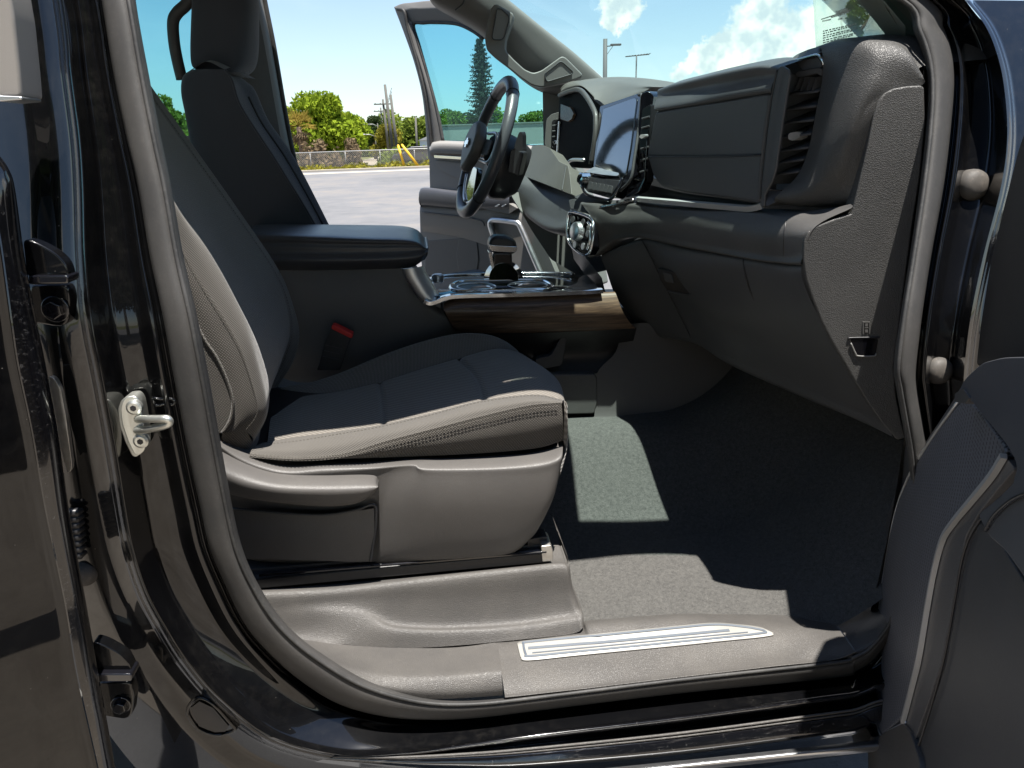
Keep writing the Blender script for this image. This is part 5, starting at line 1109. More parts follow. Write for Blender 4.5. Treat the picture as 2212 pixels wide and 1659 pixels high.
plate('stalk_housing', rpoly(Q([(1102,325),(1112,318),(1122,326),(1131,330),(1128,345),(1120,380),(1096,372)], 2.08), .005), V3(.02, .05, 0), 'black_plastic', COLM, .005)
# ================================================================== far side: pillar, windshield, driver door
AP = link('far_windshield_pillar', None, TRUCK, PY(1150, 90, 2.62)); AP['label'] = 'grey far windshield pillar trim with grab handle'
up_ = [(1010,-70),(1060,-30),(1097,0),(1171,60),(1237,113),(1304,172),(1335,198)]
lo_ = [(915,-40),(938,0),(990,32),(1050,72),(1100,135),(1165,186),(1235,205)]
u3, l3 = Q(up_, 2.62), Q(lo_, 2.66)
u3.insert(0, V3(.18, 2.62, 1.98)); l3.insert(0, V3(-.02, 2.68, 2.0))
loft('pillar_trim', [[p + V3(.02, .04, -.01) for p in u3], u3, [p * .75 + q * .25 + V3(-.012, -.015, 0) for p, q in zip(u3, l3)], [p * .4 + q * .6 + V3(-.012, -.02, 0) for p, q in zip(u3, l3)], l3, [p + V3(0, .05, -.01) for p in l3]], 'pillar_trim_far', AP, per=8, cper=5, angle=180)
HN = [(1070,7),(1110,30),(1107,45),(1093,85),(1091,108),(1108,127),(1133,150),(1152,158),(1170,152),(1213,121),(1222,124),(1258,160),(1256,167),(1222,179),(1168,189),(1148,184),(1124,168),(1092,142),(1068,124),(1051,108),(1047,84),(1052,52),(1060,18)]
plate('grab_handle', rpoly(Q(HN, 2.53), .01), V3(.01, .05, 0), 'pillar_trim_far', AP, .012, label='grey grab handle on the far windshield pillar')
for L in ([(1074,18),(1084,20),(1099,34),(1100,42),(1090,80),(1084,86),(1066,86),(1063,80)], [(1176,160),(1210,133),(1216,135),(1238,155),(1236,160),(1184,176),(1180,174)]):
    plate('handle_cap', rpoly(Q(L, 2.522), .006), V3(.0, .02, 0), 'pillar_trim_far', AP, .002)
    tube('cap_gap', catmull(rpoly(Q(L, 2.521), .006), 1, True), .0018, 'dark_plastic', AP, n=6, closed=True, angle=180)
tube('visor_seam', catmull(Q([(983,22),(1000,8),(1004,-10)], 2.60), 5), .003, 'dark_plastic', AP, n=6, angle=180)
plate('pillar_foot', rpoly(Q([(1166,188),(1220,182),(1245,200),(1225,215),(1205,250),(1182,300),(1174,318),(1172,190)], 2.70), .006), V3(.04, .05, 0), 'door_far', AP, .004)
# windshield
WS = [V3(.22, 1.17, 1.915), V3(.23, 1.95, 1.95), V3(.22, 2.80, 1.95)]; WB = [V3(1.04, 1.10, 1.33), V3(1.13, 1.95, 1.30), V3(1.04, 2.86, 1.33)]
ws = loft('windshield', [WS, [a * .5 + b * .5 + V3(.03, 0, .03) for a, b in zip(WS, WB)], WB], 'glass_windshield', TRUCK, per=10, cper=8, angle=180, label='tinted curved windshield above the dash')
for y0_, y1_, xe, ze in ((1.17, 1.90, .41, 1.795), (1.98, 2.58, .31, 1.872)):  # unseen plates added to keep windshield sun off the seat cushion
    plate('unseen_sun_blocker', rpoly([V3(.10, y0_, 1.925), V3(xe, y0_ + .02, ze), V3(xe, y1_ - .02, ze), V3(.10, y1_, 1.935)], .03), V3(.012, 0, .018), 'headliner', TRUCK, .008)
# near windshield pillar trim
na = Q([(1840,-14,1.258),(1851,0,1.25),(1880,33,1.232),(1912,74,1.205),(1950,128,1.17),(1990,200,1.13)])
na.insert(0, V3(.46, 1.25, 1.80)); na.insert(0, V3(.25, 1.25, 1.895))
nb = Q([(1940,-16),(1952,0),(1973,38),(1994,85),(2010,140),(2016,200)], yapA, .03); nb.insert(0, V3(.46, 1.17, 1.795)); nb.insert(0, V3(.28, 1.17, 1.86))
loft('near_pillar_trim', [[p + V3(.03, .01, -.01) for p in na], na, [p * .6 + q * .4 + V3(0, -.006, 0) for p, q in zip(na, nb)], nb], 'pillar_trim', TRUCK, per=6, cper=5, angle=180, label='grey near windshield pillar trim')
# upper hinge pillar / fender jamb beyond the ridge at the right
fj0 = [(2085,0),(2125,50),(2150,105),(2168,180),(2176,290),(2163,400),(2124,553),(2096,690),(2083,800),(2082,853),(2085,985)]
loft('fender_jamb', [Q(fj0, yapA, -.034), Q([(u + 10, v) for u, v in fj0], yapA, -.030), Q([(u + 16, v) for u, v in fj0], yapA, .0), [p + V3(.17 if i_ < 4 else .25, .02, 0) for i_, p in enumerate(Q([(u + 16, v) for u, v in fj0], yapA, .01))]], 'black_paint', TRUCK, per=6, cross='round', r=.006, angle=180)
# ---- far B pillar and rear door
FB = link('far_centre_pillar', None, TRUCK, PY(600, 150, 2.8)); FB['label'] = 'dark far centre pillar behind the driver headrest'
f1 = Q([(540,-80),(552,0),(572,100),(595,233),(612,327),(640,460)], 2.79); f2 = Q([(553,-80),(567,0),(587,100),(610,233),(628,327),(660,460)], 2.83); f0_ = Q([(480,-80),(490,0),(505,100),(520,233),(540,327),(570,460)], 2.76)
for L in (f0_, f1, f2): L.insert(0, L[0] + (L[0] - L[1]) * .3)
loft('pillar_cover', [[p + V3(-.05, .05, 0) for p in f0_], f0_, [p * .5 + q * .5 + V3(0, -.01, 0) for p, q in zip(f0_, f1)], f1], 'door_dark', FB, per=6, cper=4, angle=180)
loft('pillar_edge', [f1, [p * .5 + q * .5 + V3(.004, -.006, 0) for p, q in zip(f1, f2)], f2, [p + V3(-.01, .06, 0) for p in f2]], 'pillar_trim_far', FB, per=6, cper=3, angle=180)
tube('pillar_seal', catmull([p + V3(.004, .01, 0) for p in f2], 8), .010, 'seal_dark', FB, n=8, angle=180)
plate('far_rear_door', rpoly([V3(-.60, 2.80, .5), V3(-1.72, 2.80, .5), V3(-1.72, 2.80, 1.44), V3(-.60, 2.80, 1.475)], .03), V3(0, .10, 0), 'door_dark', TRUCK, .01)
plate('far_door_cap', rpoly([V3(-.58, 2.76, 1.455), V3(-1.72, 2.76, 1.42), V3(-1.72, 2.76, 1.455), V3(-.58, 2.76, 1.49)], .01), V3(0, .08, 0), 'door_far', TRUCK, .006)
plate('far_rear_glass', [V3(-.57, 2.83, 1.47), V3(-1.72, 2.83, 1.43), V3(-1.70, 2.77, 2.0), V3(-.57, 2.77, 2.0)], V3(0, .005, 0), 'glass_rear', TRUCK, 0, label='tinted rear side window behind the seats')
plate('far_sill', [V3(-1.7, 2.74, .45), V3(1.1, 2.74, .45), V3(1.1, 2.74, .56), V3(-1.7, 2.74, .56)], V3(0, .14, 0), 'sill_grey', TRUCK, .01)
# ---- driver door, open
DD = link('driver_door', None, TRUCK, (.35, 3.12, .5)); DD['label'] = 'driver door standing open with tinted window'
FDA, FDB = V3(.75, 2.76, 0), V3(-.055, 3.5, 0)
FDN = np.cross(FDB - FDA, V3(0, 0, 1)); FDN /= np.linalg.norm(FDN)
if FDN @ (CP - FDA) < 0: FDN = -FDN
FD = (FDA, FDN)
def pd(L, off=0.0): return [PP(u, v, FD, off) for u, v in L]
o_ = [(851,15),(871,67),(894,133),(911,200),(919,267),(924,333),(927,345)]
i_ = [(892,52),(905,98),(921,155),(937,213),(948,260),(956,300),(957,312)]
m_ = [(868,24),(886,78),(908,140),(925,205),(934,262),(941,318),(943,330)]
# frame: rear upright, top rail, front
loft('window_frame', [pd(o_, -.05), pd(o_, .01), pd(m_, .025), pd(i_, .012), pd(i_, -.03)], 'door_far_dark', DD, per=7, cross='round', r=.01, angle=180)
to = [(851,15),(868,8),(893,5),(938,1),(1000,6),(1060,50),(1120,100),(1180,160)]
ti = [(892,52),(915,48),(937,47),(985,50),(1020,65),(1044,82),(1100,130),(1171,190)]
tm = [(868,24),(888,18),(910,18),(960,18),(1010,32),(1052,66),(1110,115),(1176,175)]
loft('window_header', [pd(to, -.05), pd(to, .01), pd(tm, .025), pd(ti, .012), pd(ti, -.03)], 'door_far_dark', DD, per=7, cross='round', r=.01, angle=180)
tube('frame_seal', catmull(pd([(858,20),(873,25),(880,60),(900,130),(917,200),(926,262),(932,320)], .028), 6), .007, 'seal_dark', DD, n=8, angle=180)
tube('glass_run', catmull(pd([(957,306),(948,258),(937,213),(921,155),(905,98),(893,53),(915,49),(937,48),(985,51),(1020,66),(1044,83)], .008), 6), .008, 'seal_dark', DD, n=8, angle=180)
plate('door_pane', pd([(888,48),(937,43),(985,46),(1044,78),(1180,185),(1185,235),(1180,330),(950,330)], -.01), FDN * -.004, 'glass_door', DD, 0, label='blue green tinted driver door window')
plate('mirror_corner', rpoly(pd([(1170,186),(1186,196),(1192,240),(1186,320),(1174,314),(1178,233)], .02), .004), FDN * -.05, 'door_far_dark', DD, .004)
# panel
pn = [(925,325),(930,312),(945,304),(1000,306),(1100,312),(1200,320),(1240,330),(1290,620),(915,620),(908,560),(905,450),(928,440)]
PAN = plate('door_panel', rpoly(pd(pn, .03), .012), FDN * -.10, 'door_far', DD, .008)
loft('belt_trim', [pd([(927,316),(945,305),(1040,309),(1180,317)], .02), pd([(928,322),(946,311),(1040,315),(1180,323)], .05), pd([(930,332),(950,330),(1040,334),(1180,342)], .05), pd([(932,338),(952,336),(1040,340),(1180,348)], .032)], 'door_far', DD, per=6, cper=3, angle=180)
plate('wood_inlay', rpoly(pd([(937,334),(948,322),(1020,326),(1100,330),(1100,342),(1020,338)], .048), .004), FDN * -.02, 'wood_trim', DD, .003)
plate('chrome_inlay', rpoly(pd([(937,335),(1020,340),(1100,344),(1100,350),(1020,346),(938,341)], .052), .002), FDN * -.02, 'chrome', DD, .002, label='bright strip across the driver door')
plate('panel_recess', rpoly(pd([(938,346),(1000,352),(1010,395),(975,380),(955,368),(942,355)], .036), .006), FDN * -.02, 'door_far', DD, .004)
loft('door_armrest', [pd([(906,414),(918,405),(990,412),(1100,420)], .035), pd([(905,416),(917,407),(990,415),(1100,424)], .085), pd([(905,432),(912,428),(990,434),(1100,440)], .095), pd([(908,444),(914,442),(990,449),(1100,452)], .085), pd([(912,450),(920,448),(990,452),(1100,456)], .035)], 'leather', DD, per=7, cper=4, angle=180, label='padded black armrest of the driver door')
loft('arm_lower', [pd([(907,446),(925,445),(1000,448),(1060,446),(1115,450)], .06), pd([(908,460),(930,460),(1000,462),(1070,464),(1150,486)], .07), pd([(910,485),(930,488),(1000,492),(1060,495),(1140,505)], .06), pd([(912,500),(930,502),(980,510),(1020,520),(1050,530)], .036)], 'door_far', DD, per=6, cper=4, angle=180)
tube('panel_crease', catmull(pd([(912,458),(960,464),(1010,470),(1040,478),(1047,488)], .074), 6), .004, 'door_far_dark', DD, n=6, angle=180)
for (u, v) in ((1072, 443), (1086, 443)): plate('window_switch', rpoly(pd([(u - 4, v + 3), (u + 4, v - 2), (u + 7, v - 1), (u, v + 4)], .10), .002), FDN * -.02, 'satin_silver', DD, .002)
plate('switch_bank', rpoly(pd([(1040,445),(1100,440),(1118,450),(1100,462),(1045,452)], .088), .004), FDN * -.03, 'pillar_trim_far', DD, .004)
tube('pull_handle', catmull(pd([(1074,545),(1066,510),(1059,486),(1062,477),(1072,475),(1100,478),(1118,482),(1127,496),(1146,540),(1172,600)], .075), 6), .013, 'satin_silver', DD, n=10, angle=180, label='silver pull handle loop on the driver door')
plate('map_pocket', rpoly(pd([(918,520),(1000,514),(1060,530),(1060,600),(918,600)], .032), .01), FDN * -.02, 'door_far_dark', DD, .006)
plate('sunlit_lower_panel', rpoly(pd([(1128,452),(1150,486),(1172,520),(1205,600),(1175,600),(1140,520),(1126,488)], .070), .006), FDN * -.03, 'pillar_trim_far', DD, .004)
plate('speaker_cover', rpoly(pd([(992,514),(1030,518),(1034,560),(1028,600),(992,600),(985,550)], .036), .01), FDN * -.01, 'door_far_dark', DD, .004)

# ================================================================== near door: front passenger door panel, open at the right
PD = link('passenger_door', None, TRUCK, (.62, .6, .4)); PD['label'] = 'open front passenger door panel with speaker grille at lower right'
th = math.radians(62); H0 = V3(.70, .85, 0); DIR = V3(-math.cos(th), -math.sin(th), 0); DN = V3(-math.sin(th), math.cos(th), 0)
if DN @ (CP - H0) < 0: DN = -DN
NDP = (H0, DN)
def pn_(L, off=0.0): return [PP(u, v, NDP, off) for u, v in L]
lay = V3(.03, .012, 0) * 1.4
bodyo = [(1880,1700),(1872,1560),(1872,1480),(1878,1420),(1890,1280),(1906,1140),(1940,1040),(1992,960),(2058,858),(2080,820),(2120,782),(2160,771),(2300,766),(2500,770),(2600,1000),(2600,1800),(1900,1800)]
plate('door_shell', rpoly(pn_(bodyo, -.006), .01), DN * -.06, 'door_dark', PD, .008)
# grille and its silver surround
gr = [(1890,1560),(1885,1500),(1886,1440),(1893,1350),(1905,1250),(1920,1150),(1940,1080),(1968,1020),(2010,950),(2060,885),(2082,862),(2095,864),(2120,895),(2165,955),(2172,968),(2168,985),(2100,1075),(2040,1165),(2020,1230),(2005,1300),(1985,1420),(1965,1500),(1950,1545),(1925,1570),(1904,1586)]
plate('speaker_grille', rpoly(pn_(gr, .004), .008), DN * -.012, 'speaker_mesh', PD, .004, label='perforated dark speaker grille with bright edge')
edge = [(2168,985),(2140,1030),(2095,1085),(2062,1125),(2036,1165),(2018,1230),(2003,1310),(1985,1420),(1968,1490),(1950,1560)]
tube('grille_trim', catmull(pn_(edge, .006), 7), 1.0, 'door_trim_silver', PD, prof=[(-.003, -.0028), (.003, -.0028), (.003, .0028), (-.003, .0028)], up=DN, angle=40)
edge2 = [(2062,868),(2000,955),(1955,1030),(1925,1115),(1902,1240),(1888,1360),(1882,1450),(1884,1520),(1890,1572),(1899,1590),(1912,1580),(1950,1560)]
tube('grille_trim', catmull(pn_([(u + 7, v) for u, v in edge2], .003), 7), .0019, 'door_trim_silver', PD, n=6, angle=180)
# raised upper shoulder (arm rest end) and inner pocket wall
sh = [(2066,862),(2080,822),(2120,784),(2165,772),(2300,768),(2300,1130),(2212,1130),(2185,1040),(2200,1010),(2178,965),(2120,893),(2092,860)]
plate('door_shoulder', rpoly(pn_(sh, .026), .02), DN * -.045, 'door_leather', PD, .018, seg=5)
plate('shoulder_clip', rpoly(pn_([(2062,850),(2080,838),(2094,860),(2084,872),(2062,868)], .028), .004), DN * -.02, 'leather_lit', PD, .003)
wall = [(2176,990),(2192,1012),(2150,1062),(2110,1115),(2085,1160),(2068,1240),(2050,1340),(2030,1440),(2000,1530),(1975,1600),(1950,1570),(1972,1490),(1990,1420),(2008,1310),(2024,1230),(2042,1165),(2100,1085)]
plate('pocket_wall', rpoly(pn_(wall, .002), .006), DN * -.02, 'door_dark', PD, .005)
tube('pocket_seam', catmull(pn_([(2120,1118),(2095,1160),(2078,1210),(2062,1300),(2040,1420),(2010,1530),(1985,1610)], .004), 7), .0016, 'black_plastic', PD, n=6, angle=180)
plate('pocket_inner', rpoly(pn_([(2115,1128),(2140,1140),(2300,1400),(2300,1800),(1930,1800),(1985,1615),(2045,1430),(2068,1300),(2085,1215)], -.001), .01), DN * -.02, 'dark_plastic', PD, .006)
plate('door_pull', rpoly(pn_([(2110,1110),(2150,1078),(2190,1040),(2215,1000),(2320,1000),(2320,1340),(2240,1290),(2205,1240),(2170,1190),(2135,1160)], .034), .014), DN * -.045, 'door_leather', PD, .014, seg=5)
stitch(catmull(pn_([(2130,1150),(2150,1120),(2180,1090),(2212,1072),(2260,1060)], .0365), 8), nrm=DN).build('pull_stitching', 'thread_dark', PD, kind='stuff', angle=0)
tube('pull_seam', catmull(pn_([(2128,1146),(2146,1116),(2178,1086),(2212,1068),(2260,1056)], .0355), 8), .0018, 'black_plastic', PD, n=6, angle=180)
plate('bottom_trim', rpoly(pn_([(1876,1700),(1874,1590),(1899,1590),(1912,1580),(1950,1562),(1965,1580),(1985,1640),(1990,1720)], .006), .006), DN * -.02, 'sill_grey', PD, .004)
# mirror sail and inner metal above the belt, dark, right edge of the picture
plate('mirror_sail', rpoly(pn_([(2108,790),(2118,700),(2140,560),(2172,430),(2200,320),(2232,230),(2260,150),(2300,60),(2420,20),(2420,800)], -.03), .01), DN * -.02, 'sail_black', PD, .005)
# the rest of the open door, outside the picture: edge, frame and glass
hz = V3(0, 0, 1)
plate('door_outer', rpoly([H0 + DIR * -.02 + hz * .45, H0 + DIR * 1.02 + hz * .45, H0 + DIR * 1.05 + hz * 1.22, H0 + DIR * -.04 + hz * 1.2], .04) , DN * -.10, 'black_paint', PD, .02).location += Vector([float(x) for x in DN * -.075])
plate('chrome_handle_bowl', rpoly(pn_([(2196,785),(2212,778),(2300,778),(2300,830),(2240,812),(2212,800)], .016), .006), DN * -.02, 'chrome', PD, .004)
# ================================================================== paper sheet on the windshield
wc_ = ON(ws, 1825, 40, .006)
PAPER = empty('paper_sheet', [float(x) for x in wc_], 'white printed paper sheet stuck to the windshield corner', 'paper')
decal('sheet', ws, [[(1757,-70),(1840,-78),(1960,-88)], [(1761,10),(1840,-2),(1960,-14)], [(1766,100),(1840,92),(1960,84)]], 'paper', PAPER, .0004, .004)
ink = G()
def inkline(u0, v0, u1, v1, w):
    a, b = ON(ws, u0, v0, .0055), ON(ws, u1, v1, .0055); d = (b - a); L = np.linalg.norm(d); d /= L; n = np.cross(CP - a, d); n /= np.linalg.norm(n)
    ink.add([a - n * w, b - n * w, b + n * w, a + n * w], [(0, 1, 2, 3)])
inkline(1778, 36, 1842, 15, .0009)
rr = random.Random(5)
def words(u0, v0, u1, v1, w, n):
    x = 0
    while x < 1:
        l = rr.uniform(.04, .12); e = min(1, x + l); inkline(u0 + (u1 - u0) * x, v0 + (v1 - v0) * x, u0 + (u1 - u0) * e, v0 + (v1 - v0) * e, w); x = e + rr.uniform(.015, .03)
words(1811, 21, 1836, 13, .0026, 3)
words(1800, 31, 1838, 20, .0016, 5); words(1781, 40, 1800, 36, .0012, 3); words(1815, 36, 1825, 33, .0014, 1)
for k in range(6): words(1782, 62 + k * 5, 1855 - (k % 2) * 8, 45 + k * 5, .0011, 8)
for k in range(3): words(1785, -6 - k * 9, 1850, -24 - k * 9, .0012, 8)
ink.build('printed_lines', 'ink', PAPER, angle=0, kind='stuff', recalc=False)

# ================================================================== outdoors
def tree(name, px, vtop, vbase, Y, wpx, mat, label, cat='tree', group=None, leaves=2600, lobes=9, seed=1, trunk_h=.3, leaf=.16, mat2=None, flat=1.0):
    r_ = random.Random(seed); base = PY(px, vbase, Y); base[2] = 0; top = PY(px, vtop, Y); Hh = max(1.5, top[2]); Wd = wpx * Y / 1560.0
    T = empty(name, [float(x) for x in base], label, cat, group)
    g = G(); trunk = [base + V3(0, 0, -.1)]
    for k in range(1, 5): trunk.append(base + V3(r_.uniform(-.03, .03) * Hh, r_.uniform(-.03, .03) * Hh, Hh * trunk_h * k / 4 * 1.5))
    R0 = Hh * .035; g.tube(trunk, [R0 * 1.3, R0, R0 * .85, R0 * .7, R0 * .45], n=8)
    for k in range(5):
        a = r_.uniform(0, 6.28); s = trunk[2 + k % 3]; e = s + V3(math.cos(a) * Wd * .3, math.sin(a) * Wd * .3, Hh * r_.uniform(.15, .35)); g.tube([s, (s + e) / 2 + V3(0, 0, -.02 * Hh), e], [R0 * .5, R0 * .35, R0 * .15], n=6)
    g.build('trunk', 'bark', T, angle=180)
    rg = np.random.default_rng(seed); z0 = Hh * trunk_h * .5; blobs = []
    for k in range(lobes):
        a = r_.uniform(0, 6.28); rr_ = Wd * .32 * math.sqrt(r_.random()); f = r_.random(); z = z0 + (Hh - z0) * (.15 + .68 * f)
        s = Wd * r_.uniform(.17, .27) * (1.15 - .35 * f); blobs.append((base + V3(math.cos(a) * rr_ * (1.2 - .55 * f), math.sin(a) * rr_, z), s))
    blobs.append((base + V3(0, 0, Hh - Wd * .16), Wd * .16)); blobs.append((base + V3(0, 0, Hh * .55), Wd * .3))
    per = leaves // len(blobs); vs = []; fs = []
    for c_, s in blobs:
        n = int(per); d = rg.normal(size=(n, 3)); d /= np.linalg.norm(d, axis=1)[:, None]; rad = s * (.55 + .5 * rg.random(n) ** .6)
        P = c_ + d * rad[:, None] * np.array([1, 1, .8 * flat])
        A = rg.normal(size=(n, 3)); A /= np.linalg.norm(A, axis=1)[:, None]; B = np.cross(A, rg.normal(size=(n, 3))); B /= np.linalg.norm(B, axis=1)[:, None]
        L = leaf * s / .9 * (.6 + .8 * rg.random(n))[:, None] ; L = np.maximum(L, .07)
        for p, a, b in zip(P, A * L, B * L * .55):
            if p[2] < .15: continue
            k = len(vs); vs += [p - a, p + b, p + a, p - b]; fs.append((k, k + 1, k + 2, k + 3))
    mk('crown', vs, fs, mat, T, angle=0, recalc=False)
    return T
def palm(px, vtop, vbase, Y, label):
    base = PY(px, vbase, Y); base[2] = 0; Hh = PY(px, vtop, Y)[2]; T = empty('palm_tree', [float(x) for x in base], label, 'palm')
    g = G(); g.tube([base, base + V3(.05, 0, Hh * .35), base + V3(.02, 0, Hh * .66)], [.26, .22, .2], n=10); g.build('trunk', 'bark', T, angle=180)
    r_ = random.Random(4); c = base + V3(.02, 0, Hh * .68)
    for nm, mt, n, lo, hi in (('frond', 'leaf_palm', 26, -.2, 1.2), ('dead_frond', 'leaf_dead', 12, -1.3, -.6)):
        for k in range(n):
            a = k * 2.4 + r_.random(); el = r_.uniform(lo, hi); L = Hh * r_.uniform(.27, .36); d = V3(math.cos(a) * math.cos(el), math.sin(a) * math.cos(el), math.sin(el)); g = G()
            sd = np.cross(d, V3(0, 0, 1)); sd /= np.linalg.norm(sd); upv = np.cross(sd, d)
            g.tube([c, c + d * L * .5, c + d * L * .6 + V3(0, 0, -.03 * L)], [.03, .025, .01], n=5)
            hub_ = c + d * L * .5
            for q in range(9):
                t = (q - 4) / 4 * 1.25; e = hub_ + (d * math.cos(t) + sd * math.sin(t)) * L * .55 + V3(0, 0, -.10 * L * abs(t) - .04 * L); w = (sd * math.cos(t) - d * math.sin(t)) * .05
                g.add([hub_ - w * .3, (hub_ + e) / 2 - w + upv * .03, e, (hub_ + e) / 2 + w + upv * .03], [(0, 1, 2, 3)])
            g.build(nm, mt, T, angle=0, recalc=False)
    return T
def pine(px, vtop, vbase, Y, wpx, label):
    base = PY(px, vbase, Y); base[2] = 0; Hh = PY(px, vtop, Y)[2]; W_ = wpx * Y / 1560; T = empty('norfolk_pine', [float(x) for x in base], label, 'pine tree')
    g = G(); g.tube([base, base + V3(0, 0, Hh * .5), base + V3(0, 0, Hh)], [.24, .16, .03], n=8); g.build('trunk', 'bark', T, angle=180)
    r_ = random.Random(9); br = G(); vs = []; fs = []
    tiers = 26
    for k in range(tiers):
        f = k / (tiers - 1); z = Hh * (.10 + .88 * f); R = W_ * .5 * ((1 - f) ** .6 * .9 + .12) * r_.uniform(.85, 1.1); nb_ = 9
        for q in range(nb_):
            a = 6.283 * q / nb_ + k * .4 + r_.uniform(-.15, .15); d = V3(math.cos(a), math.sin(a), r_.uniform(-.05, .22)); s = base + V3(0, 0, z); Rq = R * r_.uniform(.75, 1.1)
            br.tube([s, s + d * Rq], [.03, .012], n=4)
            for j in range(30):
                p = s + d * Rq * (.1 + .9 * j / 29); w = .14 + .12 * (1 - j / 25); t = np.array([r_.gauss(0, 1), r_.gauss(0, 1), r_.gauss(0, .7)]); t /= np.linalg.norm(t); b = np.cross(t, d); b = b / (np.linalg.norm(b) + 1e-6) * .06
                kk = len(vs); vs += [p, p + t * w + b, p + t * w * 1.7, p + t * w - b]; fs.append((kk, kk + 1, kk + 2, kk + 3))
    br.build('branches', 'bark', T, angle=0, recalc=False); mk('crown', vs, fs, 'leaf_pine', T, angle=0, recalc=False)
    return T
# road beyond the fence, verge, kerb
sheet('verge', -120, 140, 52.2, 56.9, .004, 'sandy')
sheet('rough_ground', -120, 140, 56.9, 75, .004, 'dry_earth')
kb = G().box((0, 52.3, .06), (70, .14, .06)); tag(kb.build('kerb', 'concrete', None, bevel=.02), kind='structure')
sheet('service_road', -7.5, -3.0, 60.5, 140, .01, 'sandy')
sheet('lot_patch', -40, 40, 47.0, 49.2, .004, 'concrete')
# chain link fence
FY = 57.5
FEN = empty('chain_link_fence', (-6, FY, 0), 'low chain link fence along the far edge of the lot', 'fence')
xs_ = np.arange(-24, 34, 2.6)
for x in xs_: G().tube([V3(x, FY, 0), V3(x, FY, 1.28)], .028, n=8).build('fence_post', 'galvanised', FEN, angle=180)
G().tube([V3(xs_[0], FY, 1.25), V3(xs_[-1], FY, 1.25)], .035, n=8).build('top_rail', 'galvanised', FEN, angle=180)
mk('wire_mesh', [V3(xs_[0], FY - .05, .03), V3(xs_[-1], FY - .05, .03), V3(xs_[-1], FY - .05, 1.25), V3(xs_[0], FY - .05, 1.25)], [(0, 1, 2, 3)], 'chain_link', FEN, angle=0)
# brown brush behind the fence
def brush(name, u0, u1, Y, h, mat, label, n=5000, seed=2, cat='brush'):
    a, b = PY(u0, 345, Y), PY(u1, 345, Y); rg = np.random.default_rng(seed); vs = []; fs = []
    for k in range(n):
        p = a + (b - a) * rg.random(); p = V3(p[0], Y + rg.normal() * .9, abs(rg.normal()) * h * .5 * (.6 + .4 * math.sin(p[0] * 2.1) + .3 * math.sin(p[0] * 5.3)))
        if p[2] > h * 1.1: continue
        t = rg.normal(size=3); t /= np.linalg.norm(t); s = np.cross(t, rg.normal(size=3)); s /= np.linalg.norm(s); L = .10 + .12 * rg.random(); i = len(vs)
        vs += [p - t * L, p + s * L * .5, p + t * L, p - s * L * .5]; fs.append((i, i + 1, i + 2, i + 3))
    o = mk(name, vs, fs, mat, None, angle=0, recalc=False); return tag(o, label, cat, None, 'stuff')
brush('dry_brush', 615, 778, 60.5, 2.0, 'leaf_dead', 'brown dry brush heaped behind the left half of the fence', 12000, 2)
brush('green_scrub', 808, 935, 61.5, 1.3, 'leaf_mid', 'low green scrub right of the service road', 7000, 3)
brush('low_weeds', 625, 930, 57.9, .35, 'leaf_yellow', 'thin yellow green weeds along the fence foot', 2500, 8)
def far_woods():
    rg = np.random.default_rng(77); vs = []; fs = []
    for u in np.linspace(560, 1330, 150):
        a = PY(u, 320, 130); h = 3.2 + 1.6 * math.sin(u * .031) + 1.1 * math.sin(u * .083 + 1) + rg.random() * .9
        for q in range(150):
            p = V3(a[0] + rg.normal() * .35, 130 + rg.normal() * 1.5, (h + 1.2) * rg.random() ** .8); t = rg.normal(size=3); t /= np.linalg.norm(t); s_ = np.cross(t, rg.normal(size=3)); s_ /= np.linalg.norm(s_); L = .22 + .2 * rg.random(); i = len(vs)
            vs += [p - t * L, p + s_ * L * .6, p + t * L, p - s_ * L * .6]; fs.append((i, i + 1, i + 2, i + 3))
    tag(mk('distant_woods', vs, fs, 'leaf_mid', None, angle=0, recalc=False), 'distant band of green woods along the horizon', 'woods', None, 'stuff')
far_woods()
# trees seen through the driver door opening
palm(652, 228, 336, 66, 'yellowing cabbage palm left of the big green tree')
tree('broadleaf_tree', 702, 206, 340, 72, 165, 'leaf_bright', 'big bright green tree behind the fence', leaves=9000, lobes=13, seed=11, leaf=.13)
tree('broadleaf_tree', 640, 232, 338, 80, 110, 'leaf_mid', 'mid green tree behind the yellowing palm', leaves=3500, seed=12)
tree('broadleaf_tree', 768, 246, 338, 90, 84, 'leaf_bright', 'smaller yellow green tree right of the big tree', leaves=3500, seed=13)
tree('broadleaf_tree', 812, 246, 336, 100, 76, 'leaf_dark', 'dark tree at the end of the service road', leaves=3500, seed=14)
tree('broadleaf_tree', 846, 264, 338, 86, 76, 'leaf_yellow', 'low yellow green tree beside the utility poles', leaves=3000, seed=15)
tree('broadleaf_tree', 888, 250, 338, 92, 96, 'leaf_mid', 'green tree behind the yellow posts', leaves=4000, seed=16)
tree('broadleaf_tree', 928, 246, 338, 96, 90, 'leaf_mid', 'green tree half hidden by the driver door frame', leaves=3500, seed=17)
